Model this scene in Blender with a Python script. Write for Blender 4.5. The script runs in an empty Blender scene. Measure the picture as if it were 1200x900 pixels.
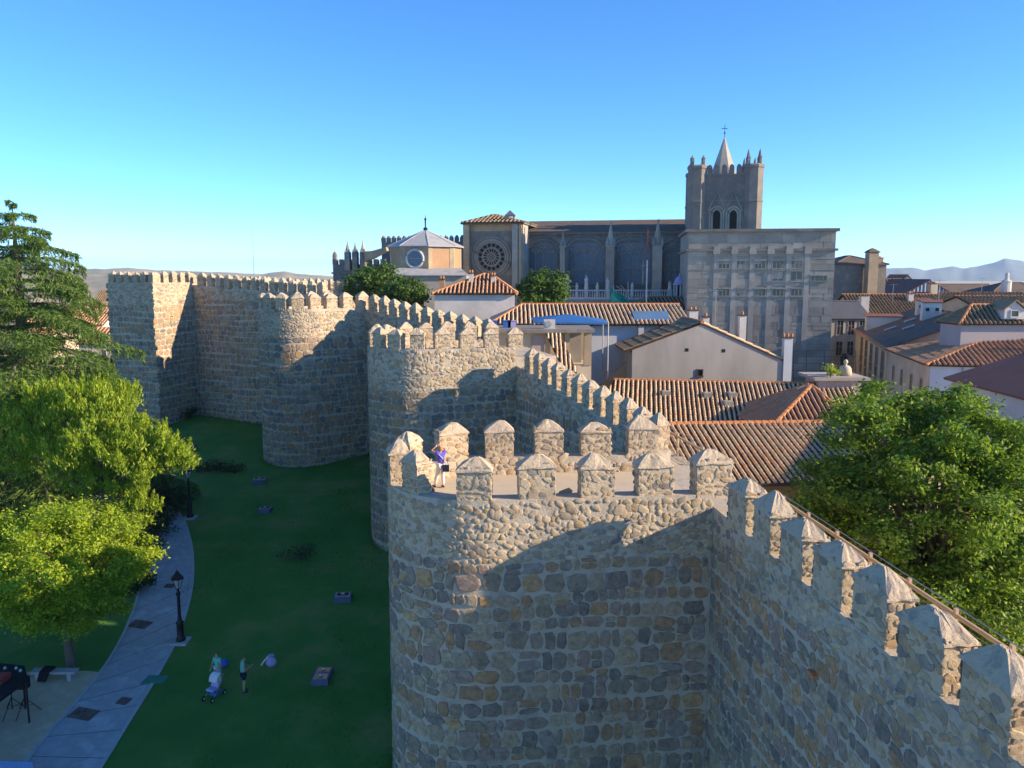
import bpy, math, random
import numpy as np
from mathutils import Matrix, Vector

# ------------------------------------------------------------------ camera, sky, sun, exposure
SC = bpy.context.scene
COL = SC.collection
F_PX = 960.0                      # focal length in photograph pixels (1200 wide)
PITCH = math.radians(7.6)
CZ = 20.0                         # eye height above the lawn at the foot of the first tower
cam_d = bpy.data.cameras.new('camera')
cam_d.sensor_width = 36.0
cam_d.lens = 36.0 * F_PX / 1200.0
cam_d.clip_start = 0.1
cam_d.clip_end = 60000
cam = bpy.data.objects.new('camera', cam_d)
COL.objects.link(cam)
cam.location = (0, 0, CZ)
cam.rotation_euler = (math.radians(90) - PITCH, 0, 0)
SC.camera = cam

SUN_EL = math.radians(21.0)
SUN_BACK = math.radians(13.0)     # sun stands to the right and this far behind the viewer
W = bpy.data.worlds.new('World')
SC.world = W
W.use_nodes = True
wn = W.node_tree
bg = wn.nodes['Background']
sky = wn.nodes.new('ShaderNodeTexSky')
sky.sky_type = 'NISHITA'
sky.sun_disc = False
sky.sun_elevation = SUN_EL
sky.sun_rotation = math.radians(90) + SUN_BACK
sky.altitude = 1300
sky.air_density = 0.6
sky.dust_density = 0.0
sky.ozone_density = 4.5
hs = wn.nodes.new('ShaderNodeHueSaturation')
hs.inputs['Saturation'].default_value = 1.13
hs.inputs['Hue'].default_value = 0.498
wn.links.new(sky.outputs['Color'], hs.inputs['Color'])
wn.links.new(hs.outputs['Color'], bg.inputs['Color'])
bg.inputs['Strength'].default_value = 0.122
sun_d = bpy.data.lights.new('sun', 'SUN')
sun_d.energy = 3.5
sun_d.angle = math.radians(0.5)
sun_d.color = (1.0, 0.79, 0.54)
sun = bpy.data.objects.new('sun', sun_d)
COL.objects.link(sun)
sdir = Vector((math.cos(SUN_EL) * math.cos(SUN_BACK), -math.cos(SUN_EL) * math.sin(SUN_BACK), math.sin(SUN_EL)))
sun.rotation_euler = sdir.to_track_quat('Z', 'Y').to_euler()
sun.location = (60, -30, 60)
SC.view_settings.view_transform = 'Standard'
SC.view_settings.look = 'None'
SC.view_settings.exposure = 1.55
SC.view_settings.gamma = 1.0
SC.view_settings.use_curve_mapping = False

# ------------------------------------------------------------------ measuring helpers
def P(px, py, Y):
    """photograph pixel at a known distance Y ahead -> world point"""
    a = (px - 600) / F_PX
    b = (450 - py) / F_PX
    dy = math.cos(PITCH) + b * math.sin(PITCH)
    dz = -math.sin(PITCH) + b * math.cos(PITCH)
    t = Y / dy
    return (a * t, Y, CZ + t * dz)

def gz(x, y):
    """height of the ground"""
    if y < 0:
        return -3.22 + 0.02 * y
    if y <= 84:
        return 0.115 * (y - 28)
    h = 0.115 * 56
    if y <= 150:
        inside = h
    else:
        inside = h - min(1, (y - 150) / 250.0) * 20
    if x > -20:
        k = 1.0
    elif x < -45:
        k = 0.0
    else:
        k = (x + 45) / 25.0
    if y <= 96:
        out = h
    elif y <= 260:
        out = h - (y - 96) / 164.0 * 26
    else:
        out = h - 26
    far = max(0.0, min(1.0, (y - 300) / 4000.0))
    z = inside * k + out * (1 - k)
    return z - 6 * far

def G(px, py):
    """photograph pixel -> point on the lawn slope"""
    a = (px - 600) / F_PX
    b = (450 - py) / F_PX
    dy = math.cos(PITCH) + b * math.sin(PITCH)
    dz = -math.sin(PITCH) + b * math.cos(PITCH)
    # CZ + t dz = .115 (t dy - 28)
    t = (CZ + 0.115 * 28) / (0.115 * dy - dz)
    return (a * t, t * dy, CZ + t * dz)

def px_size(p, size):
    return size * F_PX / max(1.0, p[1])

# ------------------------------------------------------------------ mesh builder
class MB:
    def __init__(self):
        self.v = []; self.f = []; self.m = []
    def add(self, verts, faces, mi=0):
        o = len(self.v)
        self.v.extend([tuple(p) for p in verts])
        self.f.extend([tuple(i + o for i in f) for f in faces])
        self.m.extend([mi] * len(faces))
    def box(self, x0, x1, y0, y1, z0, z1, mi=0):
        self.add([(x0,y0,z0),(x1,y0,z0),(x1,y1,z0),(x0,y1,z0),(x0,y0,z1),(x1,y0,z1),(x1,y1,z1),(x0,y1,z1)],
                 [(0,3,2,1),(4,5,6,7),(0,1,5,4),(1,2,6,5),(2,3,7,6),(3,0,4,7)], mi)
    def fbox(self, fr, x0, x1, y0, y1, z0, z1, mi=0):
        """box in a frame fr = (origin, angle)"""
        c = [(x0,y0,z0),(x1,y0,z0),(x1,y1,z0),(x0,y1,z0),(x0,y0,z1),(x1,y0,z1),(x1,y1,z1),(x0,y1,z1)]
        self.add([fp(fr, p) for p in c], [(0,3,2,1),(4,5,6,7),(0,1,5,4),(1,2,6,5),(2,3,7,6),(3,0,4,7)], mi)
    def prism(self, poly, vec, mi=0):
        n = len(poly)
        a = [Vector(p) for p in poly]
        b = [p + Vector(vec) for p in a]
        self.add(a + b, [tuple(range(n))[::-1], tuple(range(n, 2*n))] + [(i, (i+1) % n, n + (i+1) % n, n + i) for i in range(n)], mi)
    def tube(self, pts, rad, n=6, mi=0, cap=True):
        pts = [Vector(p) for p in pts]
        if not hasattr(rad, '__len__'):
            rad = [rad] * len(pts)
        vs = []; fs = []
        for i, p in enumerate(pts):
            d = (pts[min(i+1, len(pts)-1)] - pts[max(i-1, 0)])
            if d.length < 1e-9: d = Vector((0,0,1))
            d.normalize()
            up = Vector((0,0,1)) if abs(d.z) < 0.95 else Vector((1,0,0))
            u = d.cross(up).normalized(); w = u.cross(d)
            for k in range(n):
                a = 2*math.pi*k/n
                vs.append(p + (u*math.cos(a) + w*math.sin(a)) * rad[i])
        for i in range(len(pts)-1):
            for k in range(n):
                fs.append((i*n+k, i*n+(k+1) % n, (i+1)*n+(k+1) % n, (i+1)*n+k))
        if cap:
            fs.append(tuple(range(n))[::-1]); fs.append(tuple(range((len(pts)-1)*n, len(pts)*n)))
        self.add(vs, fs, mi)
    def lathe(self, c, prof, n=12, mi=0, rot=0.0):
        vs = []; fs = []
        for r, z in prof:
            for k in range(n):
                a = 2*math.pi*k/n + rot
                vs.append((c[0]+r*math.cos(a), c[1]+r*math.sin(a), c[2]+z))
        for i in range(len(prof)-1):
            for k in range(n):
                fs.append((i*n+k, i*n+(k+1) % n, (i+1)*n+(k+1) % n, (i+1)*n+k))
        fs.append(tuple(range(n))[::-1]); fs.append(tuple(range((len(prof)-1)*n, len(prof)*n)))
        self.add(vs, fs, mi)
    def mesh(self, name, mats, smooth=False):
        me = bpy.data.meshes.new(name)
        me.from_pydata(self.v, [], self.f)
        for m in (mats if isinstance(mats, (list, tuple)) else [mats]):
            me.materials.append(m)
        if any(self.m):
            me.polygons.foreach_set('material_index', self.m)
        if smooth:
            me.polygons.foreach_set('use_smooth', [True] * len(me.polygons))
        me.update()
        return me
    def build(self, name, mats, parent=None, smooth=False):
        """verts are world coordinates; stored relative to the thing's base"""
        off = wloc(parent)
        if off != (0, 0, 0):
            self.v = [(p[0]-off[0], p[1]-off[1], p[2]-off[2]) for p in self.v]
        o = bpy.data.objects.new(name, self.mesh(name, mats, smooth))
        COL.objects.link(o)
        if parent is not None:
            o.parent = parent
        return o

def wloc(o):
    x = y = z = 0.0
    while o is not None:
        x += o.location.x; y += o.location.y; z += o.location.z
        o = o.parent
    return (x, y, z)

def fp(fr, p):
    (ox, oy, oz), a = fr
    c, s = math.cos(a), math.sin(a)
    return (ox + c*p[0] - s*p[1], oy + s*p[0] + c*p[1], oz + p[2])

def thing(name, label, cat, loc, group=None):
    o = bpy.data.objects.new(name, None)
    o.empty_display_size = 0.3
    COL.objects.link(o)
    o.location = loc
    o['label'] = label; o['category'] = cat
    if group: o['group'] = group
    return o
def tag(o, label, cat, group=None):
    o['label'] = label; o['category'] = cat
    if group: o['group'] = group
    return o
def struct(o):
    o['kind'] = 'structure'; return o
def stuff(o):
    o['kind'] = 'stuff'; return o
def inst(name, me, parent, M, off=None):
    o = bpy.data.objects.new(name, me)
    COL.objects.link(o)
    o.parent = parent
    if off is None: off = wloc(parent)
    o.matrix_local = Matrix.Translation((-off[0], -off[1], -off[2])) @ M
    return o

def raw_mesh(name, V, Fa, mat, parent=None, smooth=False):
    """numpy verts (n,3) and equal-sized faces (m,k)"""
    me = bpy.data.meshes.new(name)
    V = np.asarray(V, dtype=np.float32)
    if parent is not None:
        V = V - np.array(wloc(parent), dtype=np.float32)
    Fa = np.asarray(Fa, dtype=np.int32)
    me.vertices.add(len(V)); me.vertices.foreach_set('co', V.ravel())
    k = Fa.shape[1]
    me.loops.add(Fa.size); me.loops.foreach_set('vertex_index', Fa.ravel())
    me.polygons.add(len(Fa)); me.polygons.foreach_set('loop_start', np.arange(len(Fa), dtype=np.int32) * k)
    me.materials.append(mat)
    me.update(calc_edges=True)
    if smooth:
        me.polygons.foreach_set('use_smooth', [True] * len(Fa))
    o = bpy.data.objects.new(name, me)
    COL.objects.link(o)
    if parent is not None: o.parent = parent
    return o

# ------------------------------------------------------------------ materials
def new_mat(name):
    m = bpy.data.materials.new(name)
    m.use_nodes = True
    return m, m.node_tree.nodes, m.node_tree.links, m.node_tree.nodes['Principled BSDF']

def rnd_node(N, L):
    """a random number per object and per loose piece"""
    oi = N.new('ShaderNodeObjectInfo'); ge = N.new('ShaderNodeNewGeometry')
    ad = N.new('ShaderNodeMath'); ad.operation = 'ADD'
    L.new(oi.outputs['Random'], ad.inputs[0]); L.new(ge.outputs['Random Per Island'], ad.inputs[1])
    fr = N.new('ShaderNodeMath'); fr.operation = 'FRACT'
    L.new(ad.outputs[0], fr.inputs[0])
    return fr.outputs[0]

def ramp(N, L, fac, stops, interp='LINEAR'):
    r = N.new('ShaderNodeValToRGB')
    r.color_ramp.interpolation = interp
    el = r.color_ramp.elements
    while len(el) < len(stops): el.new(0.5)
    for e, (p, c) in zip(el, stops):
        e.position = p; e.color = (c[0], c[1], c[2], 1)
    L.new(fac, r.inputs['Fac'])
    return r.outputs['Color']

def noise(N, L, scale, detail=4, rough=0.6, vec=None, dist=0.0):
    n = N.new('ShaderNodeTexNoise')
    n.inputs['Scale'].default_value = scale
    n.inputs['Detail'].default_value = detail
    n.inputs['Roughness'].default_value = rough
    n.inputs['Distortion'].default_value = dist
    if vec is None:
        g = N.new('ShaderNodeNewGeometry'); vec = g.outputs['Position']
    L.new(vec, n.inputs['Vector'])
    return n.outputs['Fac']

def mix(N, L, fac, a, b, mode='MIX'):
    m = N.new('ShaderNodeMix'); m.data_type = 'RGBA'; m.blend_type = mode
    for sock, val in ((m.inputs['Factor'], fac), (m.inputs['A'], a), (m.inputs['B'], b)):
        if isinstance(val, (int, float)): sock.default_value = val
        elif isinstance(val, tuple): sock.default_value = (val[0], val[1], val[2], 1)
        else: L.new(val, sock)
    return m.outputs['Result']

def bump(N, L, bsdf, height, strength, dist):
    b = N.new('ShaderNodeBump')
    b.inputs['Strength'].default_value = strength
    b.inputs['Distance'].default_value = dist
    L.new(height, b.inputs['Height'])
    L.new(b.outputs['Normal'], bsdf.inputs['Normal'])

def surf(name, c1, c2=None, scale=1.0, rough=0.85, bstr=0.3, bscale=12, bdist=0.02, c3=None, stretch=None, spec=0.25, rnd=0.0, metallic=0.0):
    m, N, L, B = new_mat(name)
    vec = None
    if stretch:
        g = N.new('ShaderNodeNewGeometry'); mp = N.new('ShaderNodeMapping')
        mp.inputs['Scale'].default_value = stretch
        L.new(g.outputs['Position'], mp.inputs['Vector']); vec = mp.outputs['Vector']
    c2 = c2 or tuple(x * 0.75 for x in c1)
    n1 = noise(N, L, scale, 6, 0.65, vec)
    stops = [(0.32, c1), (0.68, c2)]
    if c3: stops = [(0.30, c1), (0.5, c2), (0.70, c3)]
    col = ramp(N, L, n1, stops)
    if rnd:
        r = rnd_node(N, L)
        v = N.new('ShaderNodeMapRange')
        v.inputs['To Min'].default_value = 1 - rnd; v.inputs['To Max'].default_value = 1 + rnd
        L.new(r, v.inputs['Value'])
        h = N.new('ShaderNodeHueSaturation')
        L.new(col, h.inputs['Color']); L.new(v.outputs['Result'], h.inputs['Value'])
        col = h.outputs['Color']
    L.new(col, B.inputs['Base Color'])
    B.inputs['Roughness'].default_value = rough
    B.inputs['Specular IOR Level'].default_value = spec
    B.inputs['Metallic'].default_value = metallic
    if bstr:
        bump(N, L, B, noise(N, L, bscale, 5, 0.7), bstr, bdist)
    return m

def stone_mat(name, stops, var=0.5, bstr=0.9, bdist=0.03, bscale=9, tint=None):
    m, N, L, B = new_mat(name)
    r = rnd_node(N, L)
    c = ramp(N, L, r, stops, 'CONSTANT')
    n1 = noise(N, L, 5.0, 9, 0.75)
    sh = N.new('ShaderNodeMapRange')
    sh.inputs['From Min'].default_value = 0.3; sh.inputs['From Max'].default_value = 0.7
    sh.inputs['To Min'].default_value = 1 - var; sh.inputs['To Max'].default_value = 1 + var
    L.new(n1, sh.inputs['Value'])
    h = N.new('ShaderNodeHueSaturation')
    L.new(c, h.inputs['Color']); L.new(sh.outputs['Result'], h.inputs['Value'])
    # mortar smeared over parts of the faces
    n2 = noise(N, L, 1.7, 6, 0.72)
    f = N.new('ShaderNodeMapRange')
    f.inputs['From Min'].default_value = 0.55; f.inputs['From Max'].default_value = 0.75
    f.inputs['To Max'].default_value = 0.7
    L.new(n2, f.inputs['Value'])
    col = mix(N, L, f.outputs['Result'], h.outputs['Color'], tint or (0.40, 0.34, 0.26))
    L.new(col, B.inputs['Base Color'])
    B.inputs['Roughness'].default_value = 0.9
    B.inputs['Specular IOR Level'].default_value = 0.2
    bump(N, L, B, noise(N, L, bscale, 6, 0.72), bstr, bdist)
    return m

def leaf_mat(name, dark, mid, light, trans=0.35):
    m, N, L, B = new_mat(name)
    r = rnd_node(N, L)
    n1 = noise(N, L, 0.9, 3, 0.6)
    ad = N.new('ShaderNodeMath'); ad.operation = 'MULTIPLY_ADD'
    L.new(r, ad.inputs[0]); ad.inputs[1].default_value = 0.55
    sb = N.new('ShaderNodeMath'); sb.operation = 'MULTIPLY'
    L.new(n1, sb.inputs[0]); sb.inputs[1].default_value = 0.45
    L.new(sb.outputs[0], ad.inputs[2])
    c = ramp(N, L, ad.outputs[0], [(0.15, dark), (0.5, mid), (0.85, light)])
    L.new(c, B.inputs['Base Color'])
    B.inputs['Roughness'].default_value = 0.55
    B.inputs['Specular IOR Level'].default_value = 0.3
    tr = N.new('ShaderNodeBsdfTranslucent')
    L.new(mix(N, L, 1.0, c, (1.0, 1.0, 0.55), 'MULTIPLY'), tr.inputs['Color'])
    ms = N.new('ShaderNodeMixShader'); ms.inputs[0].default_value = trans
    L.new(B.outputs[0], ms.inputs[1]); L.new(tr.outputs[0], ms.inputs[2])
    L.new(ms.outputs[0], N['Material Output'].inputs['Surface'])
    return m

M = {}
BLK = [(0.0,(0.276,0.214,0.148)),(0.13,(0.354,0.269,0.180)),(0.26,(0.234,0.186,0.148)),(0.38,(0.340,0.214,0.122)),(0.48,(0.396,0.304,0.199)),
       (0.58,(0.262,0.214,0.161)),(0.68,(0.319,0.228,0.174)),(0.78,(0.383,0.235,0.122)),(0.85,(0.198,0.166,0.136)),(0.90,(0.425,0.276,0.142)),(0.95,(0.298,0.248,0.206))]
M['block'] = stone_mat('granite_blocks', BLK)
RUB = [(0.0,(0.40,0.31,0.20)),(0.2,(0.46,0.36,0.24)),(0.4,(0.33,0.26,0.18)),(0.55,(0.50,0.40,0.27)),(0.72,(0.38,0.27,0.16)),(0.86,(0.28,0.24,0.19)),(0.95,(0.22,0.19,0.16))]
M['rubble'] = stone_mat('rubble_stone', RUB, 0.3, 0.8, 0.03, 14, (0.48,0.39,0.27))
M['mortar'] = surf('lime_mortar', (0.44,0.38,0.30), (0.50,0.435,0.34), 0.9, 0.95, 0.9, 14, 0.05, (0.29,0.25,0.20))
M['mortar_warm'] = surf('warm_mortar', (0.46,0.365,0.25), (0.54,0.43,0.30), 1.3, 0.95, 0.9, 14, 0.04, (0.36,0.28,0.19))
M['cap'] = surf('merlon_cap_mortar', (0.45,0.36,0.25), (0.52,0.42,0.30), 2.6, 0.95, 1.0, 9, 0.06, (0.31,0.25,0.18))
M['terrace'] = surf('terrace_paving', (0.48,0.40,0.29), (0.55,0.46,0.34), 1.2, 0.9, 0.4, 20, 0.01)
M['ashlar'] = surf('pale_ashlar', (0.36,0.325,0.27), (0.30,0.275,0.23), 0.6, 0.9, 0.5, 8, 0.03, (0.235,0.215,0.185), rnd=0.2)
M['pilaster'] = surf('pale_pilaster_stone', (0.40,0.37,0.32), (0.34,0.315,0.27), 0.8, 0.9, 0.4, 8, 0.02, (0.28,0.26,0.225), rnd=0.1)
M['tower_stone'] = surf('tower_granite', (0.27,0.245,0.205), (0.21,0.19,0.165), 0.5, 0.9, 0.5, 6, 0.03, (0.165,0.15,0.135))
M['ashlar_dark'] = surf('weathered_granite', (0.235,0.21,0.18), (0.17,0.155,0.14), 0.5, 0.9, 0.5, 5, 0.03, (0.30,0.265,0.22), rnd=0.12)
M['ashlar_gold'] = surf('golden_stone', (0.47,0.36,0.22), (0.38,0.29,0.19), 0.7, 0.9, 0.3, 6, 0.02, (0.28,0.24,0.19))
M['brick_orange'] = surf('orange_plaster', (0.42,0.26,0.155), (0.36,0.22,0.13), 0.8, 0.9, 0.2, 9, 0.01)
M['tile'] = None
M['slate'] = surf('slate_lead', (0.30,0.31,0.33), (0.38,0.38,0.38), 0.5, 0.6, 0.2, 6, 0.01, (0.22,0.23,0.25))
M['slate_dark'] = surf('dark_blue_slate', (0.075,0.08,0.10), (0.10,0.105,0.125), 0.6, 0.7, 0.3, 7, 0.01)
M['dark_roof'] = surf('dark_mossy_roof', (0.105,0.085,0.07), (0.15,0.11,0.085), 0.5, 0.9, 0.5, 6, 0.03, (0.075,0.07,0.065))
M['maroon_roof'] = surf('maroon_roof', (0.20,0.09,0.07), (0.15,0.07,0.06), 0.6, 0.85, 0.4, 7, 0.02)
M['white'] = surf('white_plaster', (0.62,0.60,0.56), (0.52,0.50,0.47), 0.35, 0.9, 0.15, 7, 0.01, (0.44,0.42,0.39))
M['bluewhite'] = surf('pale_blue_plaster', (0.54,0.56,0.58), (0.47,0.49,0.51), 0.35, 0.9, 0.15, 7, 0.01)
M['cream'] = surf('cream_plaster', (0.60,0.51,0.38), (0.52,0.43,0.31), 0.4, 0.9, 0.2, 7, 0.01, (0.42,0.34,0.25))
M['mauve'] = surf('mauve_plaster', (0.40,0.355,0.345), (0.35,0.31,0.30), 0.3, 0.9, 0.15, 7, 0.01)
M['grey_wall'] = surf('stained_grey_render', (0.44,0.40,0.35), (0.37,0.34,0.30), 0.35, 0.95, 0.3, 6, 0.02, (0.28,0.26,0.23), stretch=(1,1,0.35))
M['blue_sheet'] = surf('blue_corrugated_sheet', (0.10,0.19,0.32), (0.08,0.15,0.26), 0.5, 0.5, 0.0)
M['tarp'] = surf('blue_tarpaulin', (0.04,0.14,0.36), (0.035,0.115,0.30), 1.2, 0.5, 0.3, 3, 0.04)
M['green_net'] = surf('green_scaffold_net', (0.05,0.42,0.30), (0.04,0.33,0.24), 1.2, 0.7, 0.6, 3, 0.08)
M['glass'] = surf('dark_window_glass', (0.02,0.025,0.035), (0.035,0.04,0.05), 0.4, 0.12, 0, spec=0.5)
M['leaded'] = surf('leaded_church_glass', (0.12,0.17,0.23), (0.07,0.10,0.145), 2.5, 0.3, 0.6, 6, 0.03, spec=0.5)
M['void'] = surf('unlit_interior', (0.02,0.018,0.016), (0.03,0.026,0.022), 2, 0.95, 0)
M['wood'] = surf('dark_shutter_wood', (0.07,0.05,0.04), (0.10,0.075,0.06), 3, 0.7, 0.2, 20, 0.01)
M['handrail'] = surf('pale_timber', (0.46,0.34,0.22), (0.38,0.27,0.17), 5, 0.7, 0.2, 30, 0.005)
M['steel'] = surf('galvanised_steel', (0.42,0.40,0.38), (0.34,0.33,0.32), 3, 0.45, 0, metallic=0.6)
M['iron'] = surf('black_iron', (0.012,0.013,0.015), (0.02,0.02,0.022), 4, 0.45, 0.1, 20, 0.003)
M['lamp_glass'] = surf('frosted_lamp_glass', (0.45,0.46,0.45), (0.38,0.39,0.38), 4, 0.25, 0, spec=0.5)
M['path'] = surf('grey_path_paving', (0.40,0.40,0.41), (0.31,0.31,0.32), 0.9, 0.85, 0.4, 25, 0.008, (0.46,0.46,0.46))
M['joint'] = surf('path_joint', (0.14,0.14,0.145), (0.10,0.10,0.105), 2, 0.9, 0.3, 30, 0.004)
M['kerb'] = surf('kerb_stone', (0.40,0.40,0.40), (0.32,0.32,0.33), 1.5, 0.85, 0.3, 20, 0.006)
M['brick_patch'] = surf('brown_brick_patch', (0.17,0.11,0.09), (0.12,0.085,0.075), 3, 0.9, 0.3, 25, 0.008, rnd=0.25)
M['sand'] = surf('beige_gravel', (0.50,0.40,0.27), (0.43,0.34,0.23), 1.1, 0.95, 0.5, 35, 0.008, (0.55,0.45,0.31))
M['lawn'] = surf('lawn_turf', (0.042,0.17,0.026), (0.070,0.205,0.034), 0.30, 0.9, 1.0, 16, 0.08, (0.20,0.235,0.07))
M['soil'] = surf('dark_soil', (0.04,0.045,0.02), (0.06,0.055,0.03), 0.8, 0.95, 0.6, 12, 0.04)
M['plain'] = surf('dry_plain', (0.50,0.41,0.26), (0.42,0.36,0.22), 0.006, 0.95, 0.0, c3=(0.30,0.28,0.16))
M['mountain'] = surf('hazy_wooded_mountain', (0.13,0.17,0.19), (0.17,0.20,0.21), 0.003, 0.95, 0.0, c3=(0.10,0.14,0.15))  # wooded slopes, with the blue of distant haze put into the base colour
M['hill'] = surf('dry_hill', (0.48,0.40,0.26), (0.36,0.32,0.20), 0.006, 0.95, 0.0, c3=(0.22,0.22,0.13))
M['bark'] = surf('grey_bark', (0.17,0.14,0.11), (0.11,0.09,0.07), 3, 0.95, 0.8, 12, 0.03, stretch=(1,1,0.25))
M['leaf_ash'] = leaf_mat('ash_leaves', (0.05,0.12,0.018), (0.14,0.26,0.03), (0.40,0.52,0.06), 0.5)
M['leaf_yellow'] = leaf_mat('yellow_green_leaves', (0.12,0.23,0.02), (0.32,0.45,0.03), (0.56,0.64,0.06), 0.5)
M['leaf_cedar'] = leaf_mat('cedar_needles', (0.045,0.10,0.03), (0.11,0.20,0.045), (0.24,0.34,0.07), 0.35)
M['leaf_gold'] = leaf_mat('golden_needles', (0.11,0.21,0.02), (0.28,0.40,0.03), (0.52,0.58,0.06), 0.45)
M['leaf_far'] = leaf_mat('street_tree_leaves', (0.035,0.085,0.02), (0.08,0.16,0.03), (0.17,0.26,0.05), 0.4)
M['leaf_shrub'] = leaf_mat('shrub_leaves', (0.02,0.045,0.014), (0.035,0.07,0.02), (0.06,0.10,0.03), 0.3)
M['grass'] = leaf_mat('grass_blades', (0.045,0.16,0.025), (0.07,0.20,0.034), (0.17,0.25,0.055), 0.3)
M['skin'] = surf('skin', (0.48,0.29,0.20), (0.44,0.26,0.18), 4, 0.6, 0)
M['hair_blond'] = surf('auburn_blond_hair', (0.36,0.17,0.06), (0.45,0.24,0.09), 20, 0.6, 0.3, 60, 0.004)
M['hair_dark'] = surf('dark_hair', (0.018,0.014,0.011), (0.03,0.024,0.02), 20, 0.6, 0.3, 60, 0.004)
def cloth(n, c): 
    M[n] = surf(n + '_cloth', c, tuple(x*0.8 for x in c), 6, 0.85, 0.2, 40, 0.004); return M[n]
cloth('violet', (0.10,0.09,0.50)); cloth('whitecloth', (0.68,0.66,0.66)); cloth('navy', (0.02,0.025,0.06)); cloth('mint', (0.10,0.52,0.40))
cloth('black', (0.012,0.012,0.014)); cloth('red', (0.30,0.05,0.045)); cloth('lilac', (0.42,0.38,0.62)); cloth('bluecloth', (0.04,0.14,0.45)); cloth('tan', (0.42,0.32,0.22))

def tile_mat(name, pale, orange, grey, wp=0.5):
    m, N, L, B = new_mat(name)
    r = rnd_node(N, L)
    n1 = noise(N, L, 1.1, 6, 0.75)
    n2 = noise(N, L, 2.6, 3, 0.6)
    a = N.new('ShaderNodeMath'); a.operation = 'MULTIPLY_ADD'
    L.new(r, a.inputs[0]); a.inputs[1].default_value = 0.45
    b = N.new('ShaderNodeMath'); b.operation = 'MULTIPLY_ADD'
    L.new(n1, b.inputs[0]); b.inputs[1].default_value = 0.50
    c = N.new('ShaderNodeMath'); c.operation = 'MULTIPLY'
    L.new(n2, c.inputs[0]); c.inputs[1].default_value = 0.45
    L.new(c.outputs[0], b.inputs[2]); L.new(b.outputs[0], a.inputs[2])
    col = ramp(N, L, a.outputs[0], [(0.30, orange), (0.45, tuple(0.6*x+0.4*y for x, y in zip(orange, pale))), (0.45+0.3*wp, pale), (0.85, grey)])
    L.new(col, B.inputs['Base Color'])
    B.inputs['Roughness'].default_value = 0.9
    B.inputs['Specular IOR Level'].default_value = 0.2
    bump(N, L, B, noise(N, L, 16, 5, 0.7), 0.5, 0.02)
    return m
M['tile'] = tile_mat('barrel_tiles', (0.70,0.54,0.35), (0.60,0.25,0.09), (0.56,0.43,0.28))
M['tile_red'] = tile_mat('red_tiles', (0.52,0.30,0.17), (0.50,0.19,0.075), (0.40,0.24,0.15))
M['tile_brown'] = tile_mat('brown_tiles', (0.30,0.21,0.13), (0.28,0.14,0.07), (0.22,0.18,0.11))
M['channel'] = surf('tile_channels', (0.10,0.06,0.04), (0.075,0.045,0.03), 1.2, 0.95, 0.4, 10, 0.02, (0.06,0.04,0.03))
M['ridge_tile'] = surf('ridge_tiles', (0.52,0.22,0.09), (0.46,0.19,0.08), 2, 0.9, 0.3, 10, 0.02, (0.48,0.28,0.15))

# ------------------------------------------------------------------ the ground, hills, lawn, path
def grid_lines(lo, hi, brk, step0, grow):
    xs = set(brk)
    x = brk[-1]; s = step0
    while x < hi: x += s; s *= grow; xs.add(min(x, hi))
    x = brk[0]; s = step0
    while x > lo: x -= s; s *= grow; xs.add(max(x, lo))
    return sorted(xs)
def make_ground():
    xs = grid_lines(-9000, 9000, [-60, -45, -32, -20, 0, 20, 45, 80], 20, 1.35)
    ys = grid_lines(-400, 9000, [0, 28, 56, 84, 96, 120, 150, 180, 220, 260, 300, 400], 80, 1.3)
    V = [(x, y, gz(x, y)) for y in ys for x in xs]
    nx = len(xs)
    Fc = [(j*nx+i, j*nx+i+1, (j+1)*nx+i+1, (j+1)*nx+i) for j in range(len(ys)-1) for i in range(nx-1)]
    b = MB(); b.add(V, Fc)
    struct(b.build('ground', M['plain']))
make_ground()

def hills(name, a0, a1, dist, prof, depth, seed, base=-60):
    """a range of hills: azimuths in photograph x pixels, prof(px) -> photograph y of the crest"""
    rng = np.random.default_rng(seed)
    n, k = 160, 12
    V = []
    ph = rng.uniform(0, 6.28, 8)
    for j in range(k + 1):
        u = j / k
        for i in range(n + 1):
            px = a0 + (a1 - a0) * i / n
            Y = dist - depth * (1 - u)
            top = P(px, prof(px), dist)[2]
            w = math.sin(u * math.pi / 2) ** 1.3
            ruf = sum(math.sin(px * 0.05 * (q + 1) + ph[q] + u * 4 * (q % 3)) / (q + 1) for q in range(8)) * 0.04 * (top - base)
            z = base + (top - base) * w + ruf * (u * (1 - u) * 4)
            V.append(((px - 600) / F_PX * Y, Y, z))
    for i in range(n + 1):
        px = a0 + (a1 - a0) * i / n
        V.append(((px - 600) / F_PX * (dist + depth * 0.6), dist + depth * 0.6, base - 20))
    Fc = [(j*(n+1)+i, j*(n+1)+i+1, (j+1)*(n+1)+i+1, (j+1)*(n+1)+i) for j in range(k + 1) for i in range(n)]
    b = MB(); b.add(V, Fc)
    struct(b.build(name, M['mountain'] if name == 'mountains' else M['hill'], smooth=True))
def interp(pts):
    xs = [p[0] for p in pts]; ys = [p[1] for p in pts]
    return lambda x: float(np.interp(x, xs, ys)) + 0.35 * math.sin(x * 0.11) + 0.2 * math.sin(x * 0.31)
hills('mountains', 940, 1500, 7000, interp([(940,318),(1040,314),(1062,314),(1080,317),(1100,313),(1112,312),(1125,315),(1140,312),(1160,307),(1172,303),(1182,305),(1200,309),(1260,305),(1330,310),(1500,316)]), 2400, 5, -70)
hills('hills', -400, 470, 3200, interp([(-400,312),(0,316),(60,314),(100,316),(150,314),(200,317),(260,319),(310,321),(335,318),(355,321),(390,324),(470,325)]), 1100, 8, -45)
hills('plain_ridge', -300, 700, 1500, interp([(-300,324),(80,321),(150,319),(250,321),(330,325),(420,328),(520,330),(700,334)]), 1000, 11, -24)

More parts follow.
